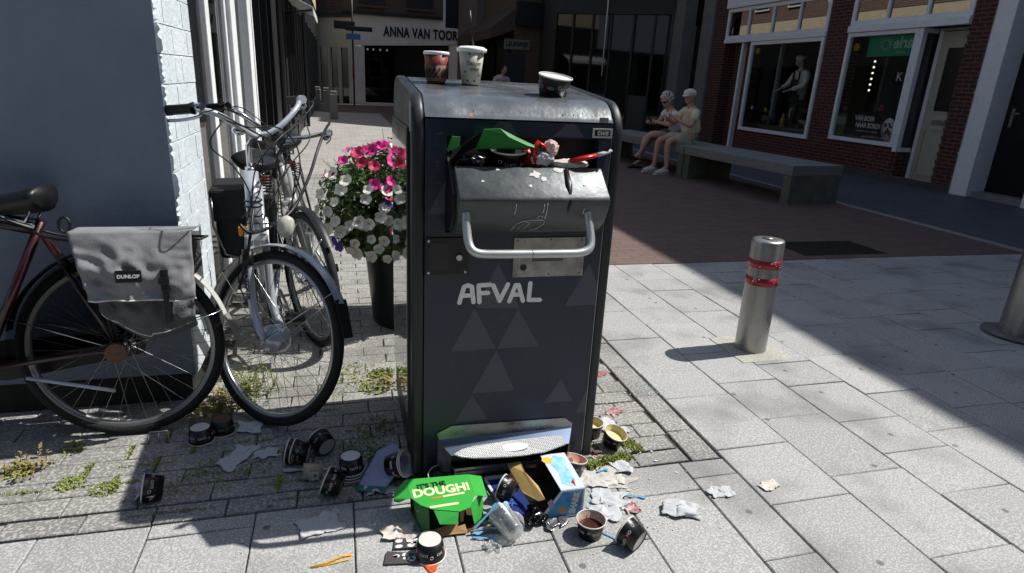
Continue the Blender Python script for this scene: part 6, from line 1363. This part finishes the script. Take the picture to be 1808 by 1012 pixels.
for _ in range(46):
    x,y=r.choice([(r.uniform(.3,1.1),r.uniform(1.42,1.8)),(r.uniform(-.6,.3),r.uniform(1.6,2.3)),(r.uniform(.88,1.25),r.uniform(1.7,2.4))]); s=r.uniform(.004,.011); t=r.random()*6; e=r.uniform(.3,1); mb.add([(x+s*math.cos(t+k*1.05)*r.uniform(.6,1),y+s*e*math.sin(t+k*1.05)*r.uniform(.6,1),.0026+r.random()*.003) for k in range(6)],[(0,1,2,3,4,5)])
tag(obj('paper_crumbs',mb,M_papd),'tiny crumbs and paper bits scattered over the paving round the bin','crumbs',kind='stuff')
spill=MB().poly([(.885+.10*math.cos(t)*(1+.3*math.sin(3*t)),1.725+.035*math.sin(t)*(1+.3*math.sin(5*t)),.0020) for t in [k*PI/20 for k in range(40)]],.0008)
tag(obj('dried_spill',spill,mat('spill_white','a9a69e',rough=.7,var=.3,scale=60)),'dried whitish spill on the slab right of the snack box','spill',kind='stuff')
br=obj('metal_bracket',MB().tube([(-.725,2.275,.0),(-.72,2.29,.045),(-.66,2.29,.045),(-.655,2.275,.0)],.0035,n=6).tube([(-.69,2.28,.003),(-.69,2.285,.04)],.003,n=6),M_chrome,None,label='small bent metal bracket standing under the red bicycle\'s rear tyre',cat='bracket')
# ================================================================ PEOPLE
M_skin=mat('skin','be9480',rough=.6,var=.06,scale=30); M_skinp=mat('skin_pale','c4a08e',rough=.6,var=.06,scale=30)
def finger_hand(v,e,r,i,dirv,side,curl=.6,L=.085):
    """append palm + 5 finger chains to skin lists from wrist index i"""
    d=Vector(dirv).normalized(); n_=Vector(side).normalized(); up_=d.cross(n_).normalized(); p0=Vector(v[i])
    v.append(p0+d*.045); pi=len(v)-1; r.append(.026); e.append((i,pi))
    for k,(o,l) in enumerate(((-.024,.82),(-.008,.95),(.008,1.0),(.024,.88))):
        a=p0+d*.085+n_*o; b=a+(d*(1-curl)+up_*curl).normalized()*.03*l; c=b+(d*(.4-curl)+up_*1).normalized()*.026*l
        v+= [a,b,c]; r+=[.0085,.0075,.0065]; q=len(v); e+=[(pi,q-3),(q-3,q-2),(q-2,q-1)]
    a=p0+d*.03-n_*.032; b=a+(d*.7-n_*.3+up_*.6)*.035; v+=[a,b]; r+=[.010,.0085]; q=len(v); e+=[(pi,q-2),(q-2,q-1)]
def person_body(name,parent,J,m,rad):
    v=[];e=[];r=[];ix={}
    for k,(p,pr) in J.items():
        ix[k]=len(v); v.append(Vector(p)); r.append(rad[k])
        if pr: e.append((ix[pr],ix[k]))
    for k,(dv,sv,c) in parent['hands'].items(): finger_hand(v,e,r,ix[k],dv,sv,c)
    me=skin(name,[tuple(q) for q in v],e,r,sub=2,root=ix['pelvis']); return me
def head(c,face,tilt,m,hair_m,parent,scale=1.0,hairfn=None):
    """face: unit dir the face looks; sculpted head mesh"""
    f=Vector(face).normalized(); f=(f+Vector((0,0,tilt))).normalized(); lft=Vector((0,0,1)).cross(f).normalized(); u=f.cross(lft)
    M=Matrix((f,lft,u)).transposed().to_4x4(); M.translation=Vector(c)
    vs=[];fs=[]; nu,nv=26,32
    def P(th,ph):
        x,y,z=math.sin(th)*math.cos(ph),math.sin(th)*math.sin(ph),math.cos(th)
        rx,ry,rz=.098,.076,.118
        X,Y,Z=x*rx,y*ry,z*rz
        if Z<0: X*=1-.10*(-z); Y*=1-.35*(-z)**1.2
        if x>0 and z<-.3: X+=.012*x            # chin
        fr=max(0,x)**2
        def g(y0,z0,s): return math.exp(-(((y*ry-y0)/s)**2+((z*rz-z0)/s)**2))
        if x>0:
            X+=.030*math.exp(-((y*ry)/.011)**2)*max(0,1-abs((z*rz+.012)/.026))   # nose
            X-=.011*(g(.031,.012,.015)+g(-.031,.012,.015))                      # eye sockets
            X+=.006*math.exp(-((y*ry)/.022)**2-((z*rz+.055)/.008)**2)           # lips
            X+=.006*math.exp(-((z*rz-.03)/.01)**2)*fr                           # brow
        return (X,Y,Z)
    for i in range(nv+1):
        for j in range(nu*2): vs.append(P(PI*i/nv,2*PI*j/(nu*2)))
    n2=nu*2
    for i in range(nv):
        for j in range(n2): fs.append((i*n2+j,(i+1)*n2+j,(i+1)*n2+(j+1)%n2,i*n2+(j+1)%n2))
    mb=MB().add([Vector(q)*scale for q in vs],fs,True,M)
    for s in (1,-1): mb.sphere(M@Vector((-.005,s*.076,-.005)),.016*scale,8,sc=(.7,.5,1.3))
    return mb,M
def seated(name,label,base,face,J,rad,hands,headc,tilt,skinm):
    t=thing(name,label,'person',base); me=person_body('body',dict(hands=hands),J,skinm,rad)
    hb,M=head(headc,face,tilt,skinm,None,t)
    # one continuous body: head welded in the same mesh
    off=len(me.vertices); vs=[v.co.copy() for v in me.vertices]; fs=[list(p.vertices) for p in me.polygons]
    mb=MB().add(vs,fs,True); mb.add(hb.v,[f for f in hb.f],True)
    obj('body',mb,skinm,t,True); return t,M
MY=.1
# --- man: sits on the right, faces left (-X) and a little to the camera
def man():
    H=Vector((5.62,9.42,.60))
    J=dict(pelvis=((5.62,9.42,.60),None),belly=((5.60,9.42,.74),'pelvis'),chest=((5.57,9.40,.92),'belly'),upchest=((5.55,9.38,1.03),'chest'),neck=((5.52,9.36,1.11),'upchest'),skull=((5.48,9.34,1.20),'neck'),
      shl=((5.53,9.20,1.02),'upchest'),ell=((5.42,9.10,.78),'shl'),wrl=((5.22,9.26,.90),'ell'),
      shr=((5.56,9.57,1.02),'upchest'),elr=((5.42,9.68,.80),'shr'),wrr=((5.20,9.50,.88),'elr'),
      hl=((5.56,9.32,.585),'pelvis'),knl=((5.12,9.24,.545),'hl'),anl=((5.14,9.22,.12),'knl'),fol=((5.02,9.21,.05),'anl'),
      hr=((5.56,9.53,.585),'pelvis'),knr=((5.10,9.52,.54),'hr'),anr=((5.06,9.50,.12),'knr'),for_=((4.94,9.48,.05),'anr'))
    rad=dict(pelvis=.15,belly=.145,chest=.155,upchest=.115,neck=.06,skull=.055,shl=.06,ell=.045,wrl=.03,shr=.06,elr=.045,wrr=.03,hl=.095,knl=.06,anl=.038,fol=.035,hr=.095,knr=.06,anr=.038,for_=.035)
    t,M=seated('person','older man in a pale yellow polo shirt and flat cap seated eating an ice cream',(5.62,9.42,0),(-1,-.32,0),J,rad,dict(wrl=((-.6,.35,.45),(0,.6,.8),.8),wrr=((-.7,-.45,.4),(0,.6,.8),.8)),(5.465,9.335,1.235),-.28,M_skin)
    M_polo=mat('pale_polo','dccfae',rough=.85,var=.05,scale=20,bump=.2); M_short=mat('beige_shorts','b3ac98',rough=.85,var=.08,scale=20,bump=.2)
    v=[(5.63,9.42,.62),(5.60,9.42,.75),(5.57,9.40,.92),(5.55,9.38,1.035),(5.525,9.365,1.09),(5.53,9.19,1.01),(5.46,9.13,.87),(5.56,9.58,1.01),(5.47,9.65,.88)]
    obj('polo_shirt',skin('shirt',v,[(0,1),(1,2),(2,3),(3,4),(3,5),(5,6),(3,7),(7,8)],[.175,.172,.178,.13,.072,.085,.075,.085,.075],sub=2),M_polo,t,True)
    v=[(5.63,9.42,.63),(5.63,9.42,.58),(5.52,9.30,.585),(5.23,9.26,.565),(5.52,9.54,.585),(5.22,9.53,.56)]
    obj('shorts',skin('shorts',v,[(0,1),(1,2),(2,3),(1,4),(4,5)],[.168,.165,.118,.098,.118,.098],sub=2),M_short,t,True)
    for (x,y) in ((5.10,9.21),(5.02,9.485)):
        sh=obj('shoe',MB().tube([(x+.07,y,.05),(x-.0,y,.058),(x-.10,y-.01,.045),(x-.17,y-.015,.035)],[.045,.052,.048,.03],n=12,sq=1),mat('beige_shoe','c0bcb0',rough=.6,var=.1),t,True)
        obj('sole',MB().box((x-.19,y-.05,.0),(x+.10,y+.04,.018),bev=.008),mat('white_sole','b5b2a8'),sh,True)
    capm=mat('cap_cloth','d8d5c8',rough=.9,var=.06)
    cap=MB().sphere(M@Vector((-.012,0,.055)),.1,20,sc=(1.12,.95,.75)); cap.s=[True]*len(cap.s)
    cpo=obj('flat_cap',cap,capm,t,True)
    obj('peak',MB().poly([M@Vector(q) for q in ((.085,-.06,.045),(.12,-.045,.042),(.138,0,.04),(.12,.045,.042),(.085,.06,.045),(.07,0,.06))],.01,tuple(M.to_3x3()@Vector((0,0,1)))),capm,cpo,True)
    obj('hair',MB().sphere(M@Vector((-.05,0,-.005)),.075,12,sc=(.8,.98,.75)),mat('grey_hair','8d8a86',rough=.9,var=.15,scale=60),t,True)
    mb=MB()
    for s in (1,-1): mb.sphere(M@Vector((.083,s*.03,.012)),.011,8)
    obj('eyes',mb,mat('eye','2c241e',rough=.3),t,True)
    return t
mm_=man(); mm_.location.y+=.11; mm_.location.z+=.0
ic=thing('ice_cream_cone','ice cream in a wrapped cone held up in front of the man\'s mouth','ice cream',(5.16,9.47,.93))
obj('cone',MB().lathe([(0,-.06),(.022,.02),(.025,.022)],14),mat('cone_wrap','8d7f6b'),ic); obj('scoop',MB().sphere((0,0,.035),.028,12),M_paper,ic)
def woman():
    J=dict(pelvis=((5.58,10.05,.60),None),belly=((5.55,10.05,.73),'pelvis'),chest=((5.50,10.03,.88),'belly'),upchest=((5.46,10.01,.98),'chest'),neck=((5.42,9.99,1.05),'upchest'),skull=((5.36,9.97,1.11),'neck'),
      shl=((5.46,9.86,.97),'upchest'),ell=((5.40,9.80,.76),'shl'),wrl=((5.20,9.92,.80),'ell'),
      shr=((5.46,10.17,.97),'upchest'),elr=((5.38,10.26,.76),'shr'),wrr=((5.18,10.12,.78),'elr'),
      hl=((5.52,9.95,.585),'pelvis'),knl=((5.08,9.94,.60),'hl'),anl=((4.98,10.02,.26),'knl'),fol=((4.88,10.02,.20),'anl'),
      hr=((5.52,10.15,.585),'pelvis'),knr=((5.10,10.12,.53),'hr'),anr=((5.05,10.14,.12),'knr'),for_=((4.93,10.14,.045),'anr'))
    rad=dict(pelvis=.15,belly=.13,chest=.13,upchest=.095,neck=.05,skull=.05,shl=.05,ell=.042,wrl=.026,shr=.05,elr=.042,wrr=.026,hl=.095,knl=.06,anl=.036,fol=.03,hr=.095,knr=.06,anr=.036,for_=.03)
    t,M=seated('person','older woman with white hair, sunglasses and white top seated looking at her phone',(5.58,10.05,0),(-1,-.35,0),J,rad,dict(wrl=((-.7,.4,.2),(0,.7,.7),.7),wrr=((-.8,-.4,.2),(0,.7,.7),.7)),(5.345,9.965,1.155),-.5,M_skinp)
    M_top=mat('white_top','e6e6e4',rough=.85,var=.05,scale=20,bump=.2)
    v=[(5.59,10.05,.62),(5.55,10.05,.74),(5.50,10.03,.88),(5.465,10.01,.975),(5.445,10.0,1.01),(5.46,9.855,.965),(5.43,9.82,.86),(5.46,10.175,.965),(5.42,10.22,.87)]
    obj('white_top',skin('top',v,[(0,1),(1,2),(2,3),(3,4),(3,5),(5,6),(3,7),(7,8)],[.17,.155,.155,.11,.075,.07,.062,.07,.062],sub=2),M_top,t,True)
    v=[(5.58,10.05,.60),(5.58,10.05,.57),(5.48,9.95,.585),(5.28,9.945,.60),(5.48,10.15,.585),(5.30,10.13,.57)]
    obj('shorts',skin('shorts',v,[(0,1),(1,2),(2,3),(1,4),(4,5)],[.158,.155,.112,.09,.112,.09],sub=2),mat('olive_shorts','5c5e50',rough=.85,var=.08),t,True)
    hm=mat('white_hair','c9c7c4',rough=.95,var=.12,scale=50,bump=.8,bscale=120)
    mb=MB(); r=random.Random(4)
    for _ in range(170):
        th=r.uniform(0,1.85); ph=r.uniform(0,2*PI)
        x,y,z=math.sin(th)*math.cos(ph),math.sin(th)*math.sin(ph),math.cos(th)
        if x>.55 and z<.45: continue
        mb.sphere(M@Vector((x*.105-.012,y*.095,z*.115+.03)),r.uniform(.012,.024),6)
    obj('hair',mb,hm,t,True,kind=None)
    obj('sunglasses',MB().tube([M@Vector((.03,-.08,.015)),M@Vector((.088,-.05,.013)),M@Vector((.10,-.03,.012)),M@Vector((.102,0,.018)),M@Vector((.10,.03,.012)),M@Vector((.088,.05,.013)),M@Vector((.03,.08,.015))],[.005,.012,.019,.006,.019,.012,.005],n=8,sq=1),M_bblk,t,True)
    for x,y,z in ((4.97,10.14,.0),(4.90,10.02,.155)):
        sh=obj('sandal',MB().box((x-.12,y-.045,z),(x+.12,y+.045,z+.025),bev=.01),M_bblk,t,True); obj('sandal_strap',MB().tube([(x-.03,y-.045,z+.02),(x-.03,y,z+.075),(x-.03,y+.045,z+.02)],.012,n=6),M_bblk,sh,True)
    return t
woman()
ph=obj('mobile_phone',MB().box((-.004,-.035,-.07),(.004,.035,.07),M=Matrix.Translation((5.09,10.02,.84))@Matrix.Rotation(-.7,4,'Y'),bev=.003),mat('phone_black','101114',rough=.2),None,label='dark mobile phone in the hands of the white-haired woman',cat='phone')
hbg=thing('handbag','small black handbag in the lap of the white-haired woman','bag',(5.33,10.03,.72)); obj('bag_body',MB().box((-.09,-.11,-.03),(.09,.11,.06),bev=.03),M_bag,hbg); obj('strap',MB().tube([(.0,-.09,.05),(.12,-.1,.22),(.14,-.09,.27)],.009,n=6),M_bag,hbg)
# --- cook behind the right window
def cook():
    t=thing('person','cook in white jacket, white cap and dark apron working behind the shop window','person',(9.98,12.55,.3))
    o=Vector((10.0,12.56,0))
    J=dict(pelvis=((0,0,.95),None),belly=((0,0,1.1),'pelvis'),chest=((-.02,0,1.3),'belly'),upchest=((-.04,0,1.46),'chest'),neck=((-.07,0,1.56),'upchest'),skull=((-.09,0,1.64),'neck'),
      shl=((-.03,-.19,1.46),'upchest'),ell=((-.12,-.24,1.2),'shl'),wrl=((-.36,-.05,1.08),'ell'),shr=((-.03,.19,1.46),'upchest'),elr=((-.14,.27,1.2),'shr'),wrr=((-.38,.20,1.10),'elr'),
      hl=((0,-.09,.9),'pelvis'),knl=((0,-.1,.5),'hl'),anl=((.02,-.1,.12),'knl'),fol=((-.1,-.1,.08),'anl'),hr=((0,.09,.9),'pelvis'),knr=((0,.1,.5),'hr'),anr=((.02,.1,.12),'knr'),for_=((-.1,.1,.08),'anr'))
    rad=dict(pelvis=.13,belly=.125,chest=.135,upchest=.1,neck=.05,skull=.05,shl=.055,ell=.045,wrl=.03,shr=.055,elr=.045,wrr=.03,hl=.09,knl=.06,anl=.04,fol=.04,hr=.09,knr=.06,anr=.04,for_=.04)
    dz=.36
    J={k:((Vector(p)+o+Vector((0,0,dz))),q) for k,(p,q) in J.items()}
    me=person_body('body',dict(hands=dict(wrl=((-.9,.1,-.2),(0,1,0),.5),wrr=((-.9,-.1,-.2),(0,1,0),.5))),J,M_skinp,rad)
    hb,M=head(o+Vector((-.10,.02,1.70+dz)),(-.8,.6,0),-.35,M_skinp,None,t)
    mb=MB().add([v.co.copy() for v in me.vertices],[list(p.vertices) for p in me.polygons],True).add(hb.v,hb.f,True); obj('body',mb,M_skinp,t,True)
    P=lambda *a:o+Vector(a)+Vector((0,0,dz))
    v=[P(0,0,.95),P(0,0,1.1),P(-.02,0,1.3),P(-.04,0,1.46),P(-.06,0,1.51),P(-.03,-.2,1.46),P(-.12,-.25,1.2),P(-.31,-.09,1.10),P(-.03,.2,1.46),P(-.14,.28,1.2),P(-.33,.22,1.12)]
    obj('white_jacket',skin('jacket',v,[(0,1),(1,2),(2,3),(3,4),(3,5),(5,6),(6,7),(3,8),(8,9),(9,10)],[.15,.145,.155,.12,.075,.075,.065,.05,.075,.065,.05],sub=2),mat('cook_white','e8e8e4',rough=.85,var=.04),t,True)
    obj('trousers',skin('trousers',[P(0,0,.95),P(0,-.09,.85),P(0,-.1,.5),P(.02,-.1,.15),P(0,.09,.85),P(0,.1,.5),P(.02,.1,.15)],[(0,1),(1,2),(2,3),(0,4),(4,5),(5,6)],[.145,.105,.08,.06,.105,.08,.06],sub=2),mat('dark_trousers','1d2027'),t,True)
    obj('long_apron',MB().box((o.x-.16,o.y-.15,.55+dz),(o.x-.13,o.y+.15,1.0+dz),bev=.01),mat('dark_apron','1e2224',rough=.8),t,True)
    obj('apron',MB().box((o.x-.19,o.y-.11,.8+dz),(o.x-.165,o.y+.13,1.32+dz),bev=.01).box((o.x-.175,o.y-.1,1.32+dz),(o.x-.15,o.y-.07,1.5+dz)).box((o.x-.175,o.y+.08,1.32+dz),(o.x-.15,o.y+.11,1.5+dz)),mat('dark_apron','1e2224',rough=.8),t,True)
    obj('cap',MB().sphere(M@Vector((-.01,0,.07)),.1,16,sc=(1.1,.95,.65)),mat('cook_white','e8e8e4'),t,True)
    obj('hair',MB().sphere(M@Vector((-.055,0,-.01)),.078,12,sc=(.8,.95,.95)),mat('brown_hair','2c1d15',rough=.9),t,True)
cook()
# --- person far away behind the bin, bending over a bicycle
def far():
    t=thing('person','distant person in a light shirt walking away beyond the bin lid','person',(5.1,21,0)); o=Vector((4.95,20.5,0))
    J=dict(pelvis=((0,0,.92),None),belly=((.02,-.02,1.08),'pelvis'),chest=((.05,-.05,1.28),'belly'),upchest=((.08,-.1,1.42),'chest'),neck=((.1,-.14,1.5),'upchest'),skull=((.12,-.16,1.58),'neck'),
      shl=((-.1,-.1,1.41),'upchest'),ell=((-.17,-.1,1.15),'shl'),wrl=((-.1,-.3,.98),'ell'),shr=((.27,-.1,1.4),'upchest'),elr=((.33,-.1,1.15),'shr'),wrr=((.36,-.28,1.0),'elr'),
      hl=((-.08,0,.88),'pelvis'),knl=((-.1,-.1,.5),'hl'),anl=((-.1,.05,.1),'knl'),fol=((-.1,-.1,.05),'anl'),hr=((.08,0,.88),'pelvis'),knr=((.1,.02,.48),'hr'),anr=((.1,.15,.12),'knr'),for_=((.1,.0,.06),'anr'))
    rad=dict(pelvis=.14,belly=.13,chest=.15,upchest=.11,neck=.055,skull=.05,shl=.055,ell=.045,wrl=.03,shr=.055,elr=.045,wrr=.03,hl=.09,knl=.06,anl=.04,fol=.04,hr=.09,knr=.06,anr=.04,for_=.04)
    J={k:(Vector(p)+o,q) for k,(p,q) in J.items()}
    me=person_body('body',dict(hands=dict(wrl=((0,-1,-.3),(1,0,0),.5),wrr=((0,-1,-.3),(1,0,0),.5))),J,M_skin,rad)
    hb,M=head(o+Vector((.13,-.18,1.65)),(.7,-.7,0),-.3,M_skin,None,t)
    mb=MB().add([v.co.copy() for v in me.vertices],[list(p.vertices) for p in me.polygons],True).add(hb.v,hb.f,True); obj('body',mb,M_skin,t,True)
    P=lambda *a:o+Vector(a)
    obj('light_shirt',skin('shirt',[P(0,0,.95),P(.02,-.02,1.1),P(.05,-.05,1.28),P(.08,-.1,1.42),P(-.1,-.1,1.41),P(-.15,-.1,1.22),P(.27,-.1,1.4),P(.32,-.1,1.2),P(.09,-.13,1.49)],[(0,1),(1,2),(2,3),(3,4),(4,5),(3,6),(6,7),(3,8)],[.17,.165,.185,.155,.10,.085,.10,.085,.075]),mat('light_shirt_cloth','c2b8ae',rough=.85),t,True)
    obj('trousers',skin('trousers',[P(0,0,.92),P(-.08,0,.85),P(-.1,-.1,.5),P(-.1,.05,.15),P(.08,0,.85),P(.1,.02,.48),P(.1,.15,.15)],[(0,1),(1,2),(2,3),(0,4),(4,5),(5,6)],[.155,.1,.075,.06,.1,.075,.06]),mat('dark_trousers','1d2027'),t,True)
    obj('hair',MB().sphere(M@Vector((-.03,0,.03)),.095,12,sc=(1,.9,1)),mat('brown_hair','2c1d15'),t,True)
far()
